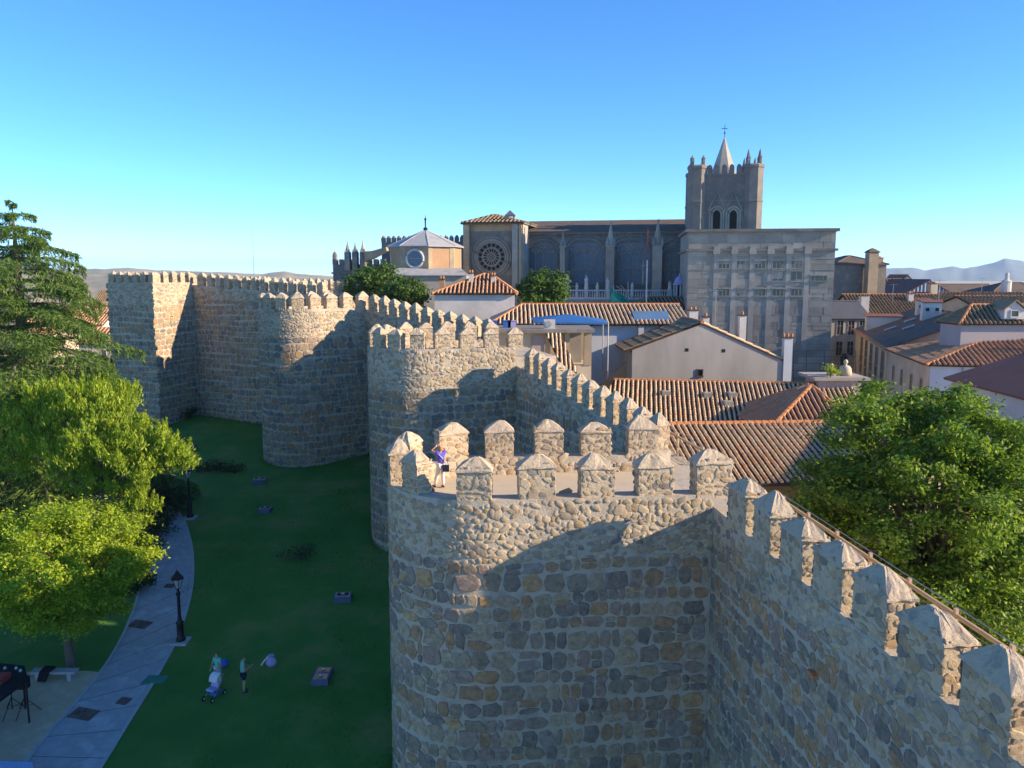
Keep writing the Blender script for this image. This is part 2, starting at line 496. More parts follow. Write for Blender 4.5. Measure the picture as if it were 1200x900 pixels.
SL = 0.115
def lz(y): return SL * (y - 28)
b = MB()
b.add([(-95, 2, lz(2)+.004), (12, 2, lz(2)+.004), (12, 83.9, lz(83.9)+.004), (-95, 83.9, lz(83.9)+.004)], [(0,1,2,3)])
struct(b.build('lawn', M['lawn']))

def lawn_poly(pix, dz):
    return [(g[0], g[1], g[2] + dz) for g in (G(*p) for p in pix)]
pathL = [(20,912),(33,893),(62,856),(92,822),(121,786),(142,752),(158,715),(170,672),(180,640),(178,610),(150,585),(110,565),(60,550)]
pathR = [(108,912),(118,897),(150,845),(178,800),(203,755),(216,720),(223,690),(225,660),(221,630),(210,603),(185,578),(140,552),(70,535)]
# smooth the two edges of the path
def smooth_line(pts, m=5):
    out = []
    for i in range(len(pts)-1):
        p0 = pts[max(i-1,0)]; p1 = pts[i]; p2 = pts[i+1]; p3 = pts[min(i+2,len(pts)-1)]
        for k in range(m):
            t = k/m
            out.append(tuple(0.5*((2*p1[q]) + (-p0[q]+p2[q])*t + (2*p0[q]-5*p1[q]+4*p2[q]-p3[q])*t*t + (-p0[q]+3*p1[q]-3*p2[q]+p3[q])*t**3) for q in range(2)))
    out.append(pts[-1]); return out
SLf, SRf = smooth_line(pathL), smooth_line(pathR)
LW = lawn_poly(SLf, .0); RW = lawn_poly(SRf, .0)
pb = MB()
n = len(LW)
pb.add([(p[0],p[1],p[2]+.012) for p in LW] + [(p[0],p[1],p[2]+.012) for p in RW], [(i, n+i, n+i+1, i+1) for i in range(n-1)])
path = struct(pb.build('path', M['path']))
for nm, W_, sgn in (('kerb', LW, -1), ('kerb', RW, 1)):
    kb = MB()
    for i in range(n-1):
        a = Vector(W_[i]); c = Vector(W_[i+1])
        d = (c-a).normalized(); s = Vector((d.y, -d.x, 0)) * 0.14 * sgn
        q = [a+Vector((0,0,-.1)), c+Vector((0,0,-.1)), c+s+Vector((0,0,-.1)), a+s+Vector((0,0,-.1))]
        if sgn < 0: q = q[::-1]
        kb.prism(q[::-1], (0,0,0.15))
    kb.build(nm, M['kerb'], path)
# saw-cut joints across the path
jb = MB()
for i in range(3, n-1, 3):
    a = Vector(LW[i]); c = Vector(RW[i]); d = (c-a).normalized(); s = Vector((-d.y, d.x, 0))*0.02
    z = Vector((0,0,.016))
    jb.add([a-s+z, c-s+z, c+s+z, a+s+z], [(0,1,2,3)])
jb.build('joint', M['joint'], path)
# brown brick-filled inspection covers set in the path
brick_me = MB(); brick_me.box(-.5,.5,-.5,.5,-.5,.5); brick_me = brick_me.mesh('brick', M['brick_patch'])
for k, (cx, cy, w, d) in enumerate([(98,837,1.15,.75),(145,822,.55,.5),(164,732,1.1,.75),(199,687,.6,.45)]):
    g = G(cx, cy)
    cov = thing('path_cover', ['large brick-filled cover in the grey path nearest the sandy area','small brick-filled cover near the lawn edge of the path','large brick-filled cover in the path beside the small round tree','small brick-filled cover in the path just past the near lamp post'][k], 'cover', (g[0], g[1], g[2]+.013), 'brick-filled covers in the path')
    rm = MB()
    ang = -0.25
    for i in range(6):
        for j in range(3):
            x = (i-2.5)*w/6; y = (j-1)*d/3
            M4 = Matrix.Translation((g[0]+x*math.cos(ang)-y*math.sin(ang), g[1]+x*math.sin(ang)+y*math.cos(ang), lz(g[1]+x*math.sin(ang)+y*math.cos(ang))+.020)) @ Matrix.Rotation(math.atan(SL),4,'X') @ Matrix.Rotation(ang, 4, 'Z') @ Matrix.Diagonal((w/6*.93, d/3*.9, .03, 1))
            inst('brick', brick_me, cov, M4)
sb = MB()
sand = [(-140,912),(22,912),(34,893),(63,856),(93,821),(118,788),(100,786),(60,790),(20,786),(-140,786)]
sp = lawn_poly(sand, .008)
sb.add(sp, [tuple(range(len(sp)))])
struct(sb.build('sandy_area', M['sand']))
# inside the walls: a paved city floor
cb = MB()
cb.add([(9.8,2,lz(2)+.006),(140,2,lz(2)+.006),(140,83.9,lz(83.9)+.006),(-2.5,83.9,lz(83.9)+.006),(6.5,52,lz(52)+.006)], [(0,1,2,3,4)])
struct(cb.build('street_paving', M['sand']))

# ------------------------------------------------------------------ masonry kit
def unit_stone(rng, n=9, flat=0.84, squ=0.20):
    V = []; 
    for ring, (sc, y) in enumerate(((1.0, -0.5), (0.97, 0.55), (flat, 0.92))):
        if ring == 0:
            base = []
            for k in range(n):
                a = 2*math.pi*(k + rng.uniform(-.28,.28))/n
                c, s = math.cos(a), math.sin(a)
                r = 1.0/ (abs(c)**(1/squ) + abs(s)**(1/squ))**squ
                r *= rng.uniform(.80, 1.07)
                base.append((0.5*c*r, 0.5*s*r))
        if ring == 0:
            x0 = min(q[0] for q in base); x1 = max(q[0] for q in base); z0 = min(q[1] for q in base); z1 = max(q[1] for q in base)
            base = [((q[0]-x0)/(x1-x0)-.5, (q[1]-z0)/(z1-z0)-.5) for q in base]
        for k in range(n):
            V.append((base[k][0]*sc, y + (rng.uniform(-.22,.15) if ring == 2 else 0), base[k][1]*sc))
    V.append((rng.uniform(-.1,.1), 1.0, rng.uniform(-.1,.1)))
    Fc = []
    for r in range(2):
        for k in range(n):
            Fc.append((r*n+k, (r+1)*n+k, (r+1)*n+(k+1) % n)); Fc.append((r*n+k, (r+1)*n+(k+1) % n, r*n+(k+1) % n))
    for k in range(n):
        Fc.append((2*n+k, 3*n, 2*n+(k+1) % n))
    return np.array(V), np.array(Fc)
_r = random.Random(3)
STONES = [unit_stone(_r) for _ in range(14)]
STONE_ME = {}
def stone_mesh(i, mat):
    key = (i, mat.name)
    if key not in STONE_ME:
        V, Fc = STONES[i]
        b = MB(); b.add([tuple(p) for p in V], [tuple(f) for f in Fc])
        me = b.mesh('stone', mat, False)
        STONE_ME[key] = me
    return STONE_ME[key]
PEB = [unit_stone(_r, 6, .80, .22) for _ in range(16)]

def bake(stones, kit, rng, wild=.12):
    """stones: (pos, T, N, w, h, d) -> numpy verts/faces"""
    Vs = []; Fs = []; o = 0
    for (p, T, Nn, w, h, d) in stones:
        V, Fc = kit[rng.randrange(len(kit))]
        T = np.array(T); Nn = np.array(Nn)
        tilt = rng.uniform(-wild, wild)
        x = V[:,0]*w; z = V[:,2]*h
        xr = x*math.cos(tilt) - z*math.sin(tilt); zr = x*math.sin(tilt) + z*math.cos(tilt)
        Wd = np.array(p) + np.outer(xr, T) + np.outer(V[:,1]*d, Nn)
        Wd[:,2] += zr
        Vs.append(Wd); Fs.append(Fc + o); o += len(V)
    if not Vs: return None
    return np.concatenate(Vs), np.concatenate(Fs)

def lay(pathfn, s0, s1, zlo, zhi, hr, wr, rng, depth, gap=0.016, wave=0.07, wild=0.0):
    """courses of stones over a wall face: pathfn(s) -> (x,y,nx,ny); zlo(s), zhi(s)"""
    out = []
    zmin = min(zlo(s0), zlo(s1)); zmax = max(zhi(s0), zhi(s1))
    z = zmin
    while z < zmax:
        h = rng.uniform(*hr)
        s = s0 + rng.uniform(0, wr[0]*.5)
        ph = rng.uniform(0, 6)
        while s < s1 - wr[0]*.4:
            w = rng.uniform(*wr) * (1.0 if rng.random() < .8 else .55)
            w = min(w, s1 - s)
            sc = s + w/2
            zz = z + h/2 + wave*math.sin(sc*.8+ph)
            if zz - h*.35 > zlo(sc) and zz + h*.42 < zhi(sc):
                x, y, nx, ny = pathfn(sc)
                parts = [(0, 0, w, h)]
                q = rng.random()
                if q < .13 and h > .4:
                    k = rng.uniform(.35,.65); parts = [(0, -h/2+h*k/2, w, h*k), (0, h/2-h*(1-k)/2, w, h*(1-k))]
                elif q < .24 and w > .6:
                    k = rng.uniform(.35,.65); parts = [(-w/2+w*k/2, 0, w*k, h*rng.uniform(.75,1)), (w/2-w*(1-k)/2, 0, w*(1-k), h)]
                for ds, dz, ww, hh in parts:
                    ww = max(.1, ww-gap*rng.uniform(.7,1.5)); hh = max(.08, hh-gap*rng.uniform(.7,1.5))
                    X, Y, a, c = pathfn(sc+ds)
                    if wild:
                        if rng.random() < .04: continue
                        dz += rng.uniform(-wild, wild)*h; f_ = rng.uniform(.75, 1.5); ww *= f_; hh *= f_*rng.uniform(.75,1.15)
                    out.append(((X, Y, zz+dz), (c, -a, 0), (a, c, 0), ww, hh, depth*rng.uniform(.5,1.35)))
            s += w
        z += h
    return out

def finish_stones(root, stones, nparts, mat, rng, stuff_name='stonework'):
    def score(st):
        p, T, Nn, w, h, d = st
        v = Vector((0-p[0], 0-p[1], CZ-p[2])); dist = v.length
        cosv = v.normalized().dot(Vector(Nn))
        if cosv <= 0.02 or p[1] < 3: return 0
        dc = p[1]*math.cos(PITCH) + (CZ-p[2])*math.sin(PITCH)
        xpix = 600 + F_PX*p[0]/dc
        ypix = 450 - F_PX*((p[2]-CZ)*math.cos(PITCH) + p[1]*math.sin(PITCH))/dc
        if not (-20 < xpix < 1220 and ypix < 920): return 0
        return w*h*cosv/dist**2
    order = sorted(stones, key=score, reverse=True)
    parts = [s for s in order[:nparts] if score(s) > 0]
    rest = order[len(parts):]
    off = wloc(root)
    for (p, T, Nn, w, h, d) in parts:
        i = rng.randrange(len(STONES))
        Mx = Matrix(((T[0]*w, Nn[0]*d, 0, p[0]), (T[1]*w, Nn[1]*d, 0, p[1]), (0, 0, h, p[2]), (0,0,0,1)))
        Mx = Mx @ Matrix.Rotation(rng.uniform(-.1,.1), 4, 'Y')
        inst('stone', stone_mesh(i, mat), root, Mx, off)
    bk = bake(rest, STONES, rng)
    if bk: stuff(raw_mesh(stuff_name, bk[0], bk[1], mat, root, False))

def merlon_meshes(kind, n, seed):
    """body of rubble with its own stones, foot at z=0, unit metres 1.3 x 0.75 x 1.15"""
    out = []
    for k in range(n):
        rng = random.Random(seed + k)
        w, t, h = 1.3, .75, 1.15
        b = MB()
        b.box(-w/2+.04, w/2-.04, -t/2+.04, t/2-.04, -.15, h)
        st = []
        hr, wr = ((.07,.11),(.18,.36)) if kind == 'brick' else ((.14,.27),(.16,.38))
        gp = .02 if kind == 'brick' else .035
        for (L, fn) in ((w, lambda s: (s-w/2, -t/2+.04, 0, -1)), (w, lambda s: (w/2-s, t/2-.04, 0, 1)),
                        (t, lambda s: (w/2-.04, s-t/2, 1, 0)), (t, lambda s: (-w/2+.04, t/2-s, -1, 0))):
            st += lay(fn, 0, L, lambda s: -.1, lambda s: h+.12, hr, wr, rng, .026, gp, .02, 0 if kind == 'brick' else .45)
        V, Fc = bake(st, PEB, rng, .08 if kind == 'brick' else .6)
        b.add([tuple(p) for p in V], [tuple(int(q) for q in f) for f in Fc], 1)
        out.append(b.mesh('merlon', [M['mortar_warm'], M['rubble']]))
    return out
MERL = merlon_meshes('rubble', 8, 40)
MERL_B = merlon_meshes('brick', 2, 60)
def cap_mesh(seed):
    rng = random.Random(seed)
    w, t = 1.36, .82
    b = MB(); n = 5
    V = []
    # a worn hipped cap with a lip
    def ring(sx, sy, z, j=.012):
        pts = []
        for i in range(n): pts.append((-sx+2*sx*i/n, -sy))
        for i in range(n): pts.append((sx, -sy+2*sy*i/n))
        for i in range(n): pts.append((sx-2*sx*i/n, sy))
        for i in range(n): pts.append((-sx, sy-2*sy*i/n))
        return [(x+rng.uniform(-j,j), y+rng.uniform(-j,j), z+rng.uniform(-j,j)) for x, y in pts]
    j2 = .022
    lean = (rng.uniform(-.05,.05), rng.uniform(-.04,.04)); top_z = rng.uniform(-.07,.06)
    rings = [ring(w/2-.07,t/2-.07,1.08), ring(w/2-.015,t/2-.015,1.11,j2), ring(w/2-.02,t/2-.02,1.16,j2), ring(w/2.9,t/3.0,1.345,j2), ring(w/6.5,t/7,1.55,j2), ring(.09,.05,1.61)]
    m = 4*n
    for q_, r in enumerate(rings): V += [(x+lean[0]*max(0,q_-2), y+lean[1]*max(0,q_-2), z+top_z*max(0,q_-2)/3) for x, y, z in r]
    Fc = [(i*m+k, i*m+(k+1) % m, (i+1)*m+(k+1) % m, (i+1)*m+k) for i in range(len(rings)-1) for k in range(m)]
    Fc.append(tuple(range((len(rings)-1)*m, len(rings)*m))); Fc.append(tuple(range(m))[::-1])
    b.add(V, Fc)
    return b.mesh('merlon_cap', M['cap'])
CAPS = [cap_mesh(70+k) for k in range(9)]

def put_merlon(root, x, y, z, nx, ny, sc, rng, brick=False):
    """sc = (width scale, thickness scale, height scale)"""
    T = (-ny, nx)       # local x so that local y points outward
    T = (ny, -nx)
    j = [s*rng.uniform(.94,1.05) for s in sc]
    Mx = Matrix(((T[0]*j[0], nx*j[1], 0, x), (T[1]*j[0], ny*j[1], 0, y), (0, 0, j[2], z), (0,0,0,1))) @ Matrix.Rotation(rng.uniform(-.05,.05),4,'Z') @ Matrix.Rotation(rng.uniform(-.025,.025),4,'Y')
    me = rng.choice(MERL_B if brick else MERL)
    m = inst('merlon', me, root, Mx)
    c = bpy.data.objects.new('merlon_cap', rng.choice(CAPS))
    COL.objects.link(c); c.parent = m
    return m

class Tower:
    def __init__(s, A, ang, width, L, square=False):
        s.square = square
        s.A = A; a = math.radians(ang)
        s.t = (math.sin(a), math.cos(a)); s.n = (-s.t[1], s.t[0])
        s.R = width/2; s.L = L; s.width = width
        s.B = (A[0]+s.t[0]*width, A[1]+s.t[1]*width)
        s.total = 2*L + (width if square else math.pi*s.R)
    def at(s, q, inset=0.0):
        """point on the perimeter, q metres from the near junction, with outward normal"""
        t, n, R, L = s.t, s.n, s.R, s.L
        if s.square and L < q < L + s.width:
            k = q-L; ki = min(max(k, inset), s.width-inset)
            return s.A[0]+n[0]*(L-inset)+t[0]*ki, s.A[1]+n[1]*(L-inset)+t[1]*ki, n[0], n[1]
        if s.square:
            k = q if q <= L else s.total-q; k = min(k, L-inset); o = s.A if q <= L else s.B; sg = 1 if q <= L else -1
            return o[0]+n[0]*k+t[0]*inset*sg, o[1]+n[1]*k+t[1]*inset*sg, -t[0]*sg, -t[1]*sg
        if q <= L:
            x, y, nx, ny = s.A[0]+n[0]*q, s.A[1]+n[1]*q, -t[0], -t[1]
        elif q >= L + math.pi*R:
            k = s.total - q
            x, y, nx, ny = s.B[0]+n[0]*k, s.B[1]+n[1]*k, t[0], t[1]
        else:
            a = (q-L)/R
            cx, cy = s.A[0]+t[0]*R+n[0]*L, s.A[1]+t[1]*R+n[1]*L
            nx = -t[0]*math.cos(a)+n[0]*math.sin(a); ny = -t[1]*math.cos(a)+n[1]*math.sin(a)
            x, y = cx+nx*R, cy+ny*R
        return x-nx*inset, y-ny*inset, nx, ny

def tower(T, label, floor, sill, pitch, msc, nparts, seed, band=1.9, hr=(.45,.85), wr=(.5,1.15), brickq=None, merl=None, group='semicircular towers of the town wall'):
    rng = random.Random(seed)
    cx, cy, _, _ = T.at(T.total/2)
    x0, y0 = (T.A[0]+T.B[0])/2, (T.A[1]+T.B[1])/2
    root = thing('wall_tower', label, 'tower', (x0, y0, lz(y0)), group)
    qs = [T.total*i/60 for i in range(61)]
    if T.square: qs = sorted(qs + [T.L, T.L+1e-6, T.L+T.width-1e-6, T.L+T.width])
    N = len(qs)-1
    out = [T.at(q) for q in qs]
    inn = [T.at(q, .75) for q in qs]
    b = MB()
    V = [(p[0], p[1], lz(p[1])-.6) for p in out] + [(p[0], p[1], sill) for p in out] + [(p[0], p[1], sill) for p in inn] + [(p[0], p[1], floor) for p in inn]
    m = N+1
    Fc = []
    for k in range(3):
        for i in range(N): Fc.append((k*m+i, k*m+i+1, (k+1)*m+i+1, (k+1)*m+i))
    b.add(V, Fc)
    # close the back of the drum on the wall side
    bk = [out[0][:2], out[-1][:2]]
    b.add([(bk[0][0],bk[0][1],lz(bk[0][1])-.6),(bk[1][0],bk[1][1],lz(bk[1][1])-.6),(bk[1][0],bk[1][1],floor),(bk[0][0],bk[0][1],floor)], [(0,1,2,3)])
    kn = T.n
    A2 = (T.A[0]-kn[0]*2.6, T.A[1]-kn[1]*2.6); B2 = (T.B[0]-kn[0]*2.6, T.B[1]-kn[1]*2.6)
    zb_ = lz(T.A[1])-.8
    b.prism([(T.A[0]+kn[0]*.02,T.A[1]+kn[1]*.02,zb_),(A2[0],A2[1],zb_),(B2[0],B2[1],zb_),(T.B[0]+kn[0]*.02,T.B[1]+kn[1]*.02,zb_)], (0,0,floor-.006-zb_))
    b.build('drum', M['mortar'], root)
    f = MB()
    f.add([(p[0], p[1], floor-.003) for p in inn], [tuple(range(m))[::-1]])
    f.build('terrace', M['terrace'], root)
    zlo = lambda s: lz(T.at(s)[1])-.2
    zb = sill - band
    st = lay(T.at, 0, T.total, zlo, lambda s: zb+.1, hr, wr, rng, .036)
    finish_stones(root, st, nparts, M['block'], rng)
    rb = lay(T.at, 0, T.total, lambda s: zb-.35, lambda s: sill+.03, (.12,.25), (.15,.42), rng, .028, .02, .05, .4)
    rb += lay(lambda q: (lambda p: (p[0],p[1],-p[2],-p[3]))(T.at(q,.75)), 0, T.total, lambda s: floor, lambda s: sill+.03, (.16,.32), (.2,.5), rng, .03, .03, .05, .5)
    bk = bake(rb, PEB, rng, .6)
    stuff(raw_mesh('rubble_band', bk[0], bk[1], M['rubble'], root))
    k = max(2, round(T.total/pitch)); p = T.total/k
    for q in (merl or [i*p for i in range(k+1)]):
        wsc = 1.0
        if isinstance(q, tuple): q, wsc = q
        x, y, nx, ny = T.at(min(q, T.total), .38)
        put_merlon(root, x, y, sill-.03, nx, ny, (msc[0]*wsc, msc[1], msc[2]), rng, bool(brickq and brickq[0] < q < brickq[1]))
    return root

def curtain(A, B, zA, zB, label, pitch, msc, nparts, seed, thick=2.6, sill_h=1.15, hr=(.35,.75), wr=(.4,1.0), inner_side=1, rail=True, band=1.1, group='stretches of crenellated town wall', m0=.6, mend=.5, capped=True):
    """outer face runs A -> B with the outside on the left; zA, zB = merlon foot (sill) heights"""
    rng = random.Random(seed)
    d = Vector((B[0]-A[0], B[1]-A[1], 0)); L = d.length; d.normalize()
    nx, ny = -d.y, d.x
    root = thing('curtain_wall', label, 'wall', ((A[0]+B[0])/2, (A[1]+B[1])/2, lz((A[1]+B[1])/2)), group)
    zs = lambda s: zA + (zB-zA)*s/L
    def pt(s, ins, z): return (A[0]+d.x*s-nx*ins, A[1]+d.y*s-ny*ins, z)
    def base(s): 
        return gz(A[0]+d.x*s, A[1]+d.y*s)-.6
    b = MB()
    n = 12
    prof = []
    for i in range(n+1):
        s = L*i/n
        z = zs(s)
        prof += [pt(s,0,base(s)), pt(s,0,z), pt(s,.7,z), pt(s,.7,z-sill_h), pt(s,thick,z-sill_h), pt(s,thick,base(s))]
    Fc = []
    for i in range(n):
        for k in range(5):
            Fc.append((i*6+k, (i+1)*6+k, (i+1)*6+k+1, i*6+k+1))
    Fc.append(tuple(range(6))[::-1]); Fc.append(tuple(range(n*6, n*6+6)))
    b.add(prof, Fc)
    b.build('wall_core', M['mortar'], root)
    fn = lambda s: (A[0]+d.x*s, A[1]+d.y*s, nx, ny)
    st = lay(fn, 0, L, lambda s: base(s)+.3, lambda s: zs(s)-band+.2, hr, wr, rng, .034)
    finish_stones(root, st, nparts, M['block'], rng)
    rb = lay(fn, 0, L, lambda s: zs(s)-band-.35, lambda s: zs(s)+.03, (.14,.30), (.18,.5), rng, .03, .025, .05, .45)
    fi = lambda s: (A[0]+d.x*(L-s)-nx*.7, A[1]+d.y*(L-s)-ny*.7, -nx, -ny)
    rb += lay(fi, 0, L, lambda s: zs(L-s)-sill_h, lambda s: zs(L-s)+.03, (.16,.34), (.2,.5), rng, .05, .04, .05, .5)
    fo = lambda s: (A[0]+d.x*(L-s)-nx*thick, A[1]+d.y*(L-s)-ny*thick, -nx, -ny)
    rb += lay(fo, 0, L, lambda s: zs(L-s)-sill_h-4, lambda s: zs(L-s)-sill_h+.03, (.3,.6), (.35,.8), rng, .05, .05, .05)
    bk = bake(rb, PEB, rng, .6)
    stuff(raw_mesh('rubble_band', bk[0], bk[1], M['rubble'], root))
    s = m0
    while s < L-mend:
        p = pt(s, .36, zs(s))
        put_merlon(root, p[0], p[1], p[2]-.02, nx, ny, msc, rng)
        s += pitch
    if rail:
        zf = lambda s: zs(s)-sill_h
        rl = thing('guard_railing', rail, 'railing', pt(L/2, thick-.12, zf(L/2)), 'railings along the wall walk')
        k = max(1, int(L/1.9))
        pm = MB(); pm.box(-.045,.045,-.045,.045,0,1.12); pm = pm.mesh('post', M['handrail'])
        for i in range(k+1):
            s = .15 + (L-.3)*i/k
            p = pt(s, thick-.12, zf(s)-.02)
            inst('post', pm, rl, Matrix.Translation(p) @ Matrix.Rotation(math.atan2(d.y,d.x),4,'Z'))
        hb = MB(); hb.tube([pt(.1,thick-.12,zf(.1)+.93), pt(L-.1,thick-.12,zf(L-.1)+.93)], .06, 6); hb.build('handrail', M['handrail'], rl)
        for h in (.15,.3,.45,.6,.75,1.14):
            c = MB(); c.tube([pt(.1,thick-.12,zf(.1)+h), pt(L-.1,thick-.12,zf(L-.1)+h)], .009 if h < 1 else .016, 4); c.build('cable', M['steel'], rl)
    return root

T1 = Tower((7.1,28), -6, 7.2, 7.9)
T2 = Tower((.27,51), -15, 7.0, 5.36)
T3 = Tower((-12.4,69), -40, 7.0, 4.0)
T4 = Tower((-31.4,81), -67, 5.8, 4.9, True)
tower(T1, 'big round wall tower with a visitor on its terrace', 11.65, 12.35, 2.085, (1.0,1.0,.97), 300, 11, hr=(.36,.74), wr=(.38,.95), brickq=(10,12.2), merl=[0,2.08,4.15,6.25,8.45,(11.05,.72),(13.0,.75),(15.3,.85),17.95,20.15,22.25,24.25,26.3])
tower(T2, 'round wall tower behind the visitor, its terrace higher than the wall beside it', 14.9, 15.5, 1.5, (.72,.85,.80), 300, 12, band=2.6, hr=(.4,.7), wr=(.45,.95))
tower(T3, 'round wall tower standing free on the lawn past the fallen shrub', 16.6, 17.25, 1.5, (.74,.85,.80), 300, 13, band=2.2, hr=(.4,.65), wr=(.4,.85))
tower(T4, 'farthest wall tower with a dark bush at its foot', 18.6, 19.25, 1.05, (.5,.75,.66), 300, 14, band=2.2, hr=(.4,.6), wr=(.4,.8))
d1 = T1.t
C1s = (7.1-d1[0]*27, 28-d1[1]*27)
curtain(C1s, T1.A, 11.55, 11.9, 'near town wall with steep capped merlons running up to the big tower', 2.0, (1.2,1.02,1.0), 300, 21, rail='timber and cable railing along the near wall beside the leafy tree', hr=(.3,.7), wr=(.35,.9), m0=.9, sill_h=.75)
curtain(T1.B, T2.A, 12.35, 14.35, 'town wall climbing between the big tower and the next tower', 1.33, (.68,.9,.92), 300, 22, rail='timber and cable railing along the wall above the striped tile roofs')
curtain(T2.B, T3.A, 15.4, 17.1, 'town wall behind the second tower with pale merlons in front of the green trees', 1.4, (.66,.9,.86), 200, 23, rail=None)
curtain(T3.B, T4.A, 18.1, 19.0, 'tall shaded town wall between the two farthest towers', 1.1, (.52,.8,.80), 300, 24, rail=None, hr=(.4,.65), wr=(.4,.9))
curtain(T4.B, (-20.0,106), 19.0, 17.9, 'far sunlit town wall seen from inside, leading to the cathedral apse', 1.05, (.5,.8,.86), 0, 25, rail=None)
# floors of the towers run through to the wall walk

# ------------------------------------------------------------------ trees and plants
def leaf_quads(C, Nrm, size, rng, asp=0.5, jitter=0.5, U=None):
    """one bent leaf (two triangles) per centre"""
    n = len(C)
    r = rng.normal(size=(n,3)); r /= np.linalg.norm(r, axis=1)[:,None]
    d = Nrm*(1-jitter) + r*jitter
    d /= np.linalg.norm(d, axis=1)[:,None] + 1e-9
    u = rng.normal(size=(n,3)) if U is None else U + rng.normal(size=(n,3))*.35
    u -= (u*d).sum(1)[:,None]*d
    u /= np.linalg.norm(u, axis=1)[:,None] + 1e-9
    w = np.cross(d, u)
    s = size*rng.uniform(.6,1.3,n)[:,None]
    V = np.stack([C-u*s, C+w*s*asp, C+u*s, C-w*s*asp], 1).reshape(-1,3)
    Fq = np.arange(4*n).reshape(-1,4)
    return V, Fq

def clump_points(clumps, per, rng, subs=26, sig=0.22, shell=(.62,1.02)):
    """clumps: (cx,cy,cz,rx,ry,rz). leaves gathered in tufts over each clump"""
    Cs = []; Ns = []
    for (cx,cy,cz,rx,ry,rz) in clumps:
        vol = (rx*ry*rz)**(1/3)
        ns = max(5, int(subs*vol**1.6)); 
        d = rng.normal(size=(ns,3)); d /= np.linalg.norm(d,axis=1)[:,None]
        rad = rng.uniform(shell[0],shell[1],ns)[:,None]
        sc = d*rad*np.array([rx,ry,rz]) + np.array([cx,cy,cz])
        m = max(4, int(per*vol**1.6/ns))
        tuft = sig*rng.uniform(.6,1.5,ns)
        pts = sc[:,None,:] + rng.normal(size=(ns,m,3))*tuft[:,None,None]*np.array([1.15,1.15,.65])
        nn = np.repeat(d[:,None,:], m, 1)*.6 + np.array([0,0,.8])
        Cs.append(pts.reshape(-1,3)); Ns.append(nn.reshape(-1,3))
    return np.concatenate(Cs), np.concatenate(Ns)

def broadleaf(name, label, base, clumps, trunk_r, leafm, lsize, per, seed, subs=26, sig=.22, group=None, fork=.45, limbs=True):
    rng = np.random.default_rng(seed)
    root = thing(name, label, 'tree', base, group)
    t = MB()
    cz = np.mean([c[2] for c in clumps]); cx = np.mean([c[0] for c in clumps]); cy = np.mean([c[1] for c in clumps])
    top = Vector((base[0]*.4+cx*.6, base[1]*.4+cy*.6, base[2]+(cz-base[2])*fork*1.2))
    b0 = Vector(base)
    mid = b0.lerp(top, .5) + Vector((rng.uniform(-.1,.1), rng.uniform(-.1,.1), 0))
    t.tube([b0-Vector((0,0,.3)), b0+Vector((0,0,.25)), mid, top], [trunk_r*1.5, trunk_r*1.1, trunk_r*.9, trunk_r*.75], 9)
    if limbs:
        for c in clumps:
            e = Vector(c[:3]); m_ = top.lerp(e, .5) + Vector((rng.uniform(-.3,.3), rng.uniform(-.3,.3), .1*(e-top).length))
            t.tube([top-Vector((0,0,.2)), m_, e], [trunk_r*.6, trunk_r*.35, trunk_r*.12], 6)
            for _ in range(3):
                q = e + Vector(tuple(rng.normal(size=3)))*(.5*c[3])
                t.tube([m_.lerp(e,.5), q], [trunk_r*.18, trunk_r*.05], 5)
    t.build('trunk', M['bark'], root, True)
    C, Nn = clump_points(clumps, per, rng, subs, sig)
    V, Fq = leaf_quads(C, Nn, lsize, rng)
    raw_mesh('crown', V, Fq, leafm, root)
    return root

def rand_clumps(c, R, n, r, seed, flat=0.8, top_only=False):
    rng = random.Random(seed); out = []
    for i in range(n):
        a = i*2.399963; z = 1-2*(i+.5)/n
        if top_only: z = 1-1.35*(i+.5)/n
        q = math.sqrt(max(0,1-z*z)); k = rng.uniform(.52,.80)
        rr = r*rng.uniform(.75,1.25)
        out.append((c[0]+R[0]*k*q*math.cos(a), c[1]+R[1]*k*q*math.sin(a), c[2]+R[2]*k*z, rr, rr, rr*flat))
    return out

# leafy tree inside the wall, on the right
cr = P(1092, 612, 37)
cl = rand_clumps((cr[0]-.1, 37.5, 8.9), (7.2,6.2,6.9), 40, 1.55, 5, .7)
cl += [(cr[0]-3.9, 36, 10.4, 1.5,1.5,1.0), (cr[0]+3.5,37,11.2,1.8,1.8,1.2), (cr[0]+5.5,36,9.5,2,2,1.4), (cr[0]+1,33,5.5,2,2,1.4), (cr[0]+3.5,33.5,4.5,2,2,1.4), (cr[0]+6,35,6,2.2,2.2,1.6)]
broadleaf('leafy_tree', 'large leafy green tree growing inside the wall behind the cable railing', (cr[0]+.5, 37.5, lz(37.5)), cl, .34, M['leaf_ash'], .11, 2100, 6, subs=11, sig=.27)

# small yellow-green tree beside the path
g = G(83, 781)
cc = P(74, 662, g[1]+.2)
cl = rand_clumps((cc[0]-.25, cc[1], cc[2]-.3), (4.3,3.9,3.5), 34, 1.05, 15, .8)
broadleaf('round_tree', 'round yellow-green tree with a pale trunk beside the grey path', g, cl, .2, M['leaf_yellow'], .08, 2700, 16, subs=13, sig=.23, fork=.5)

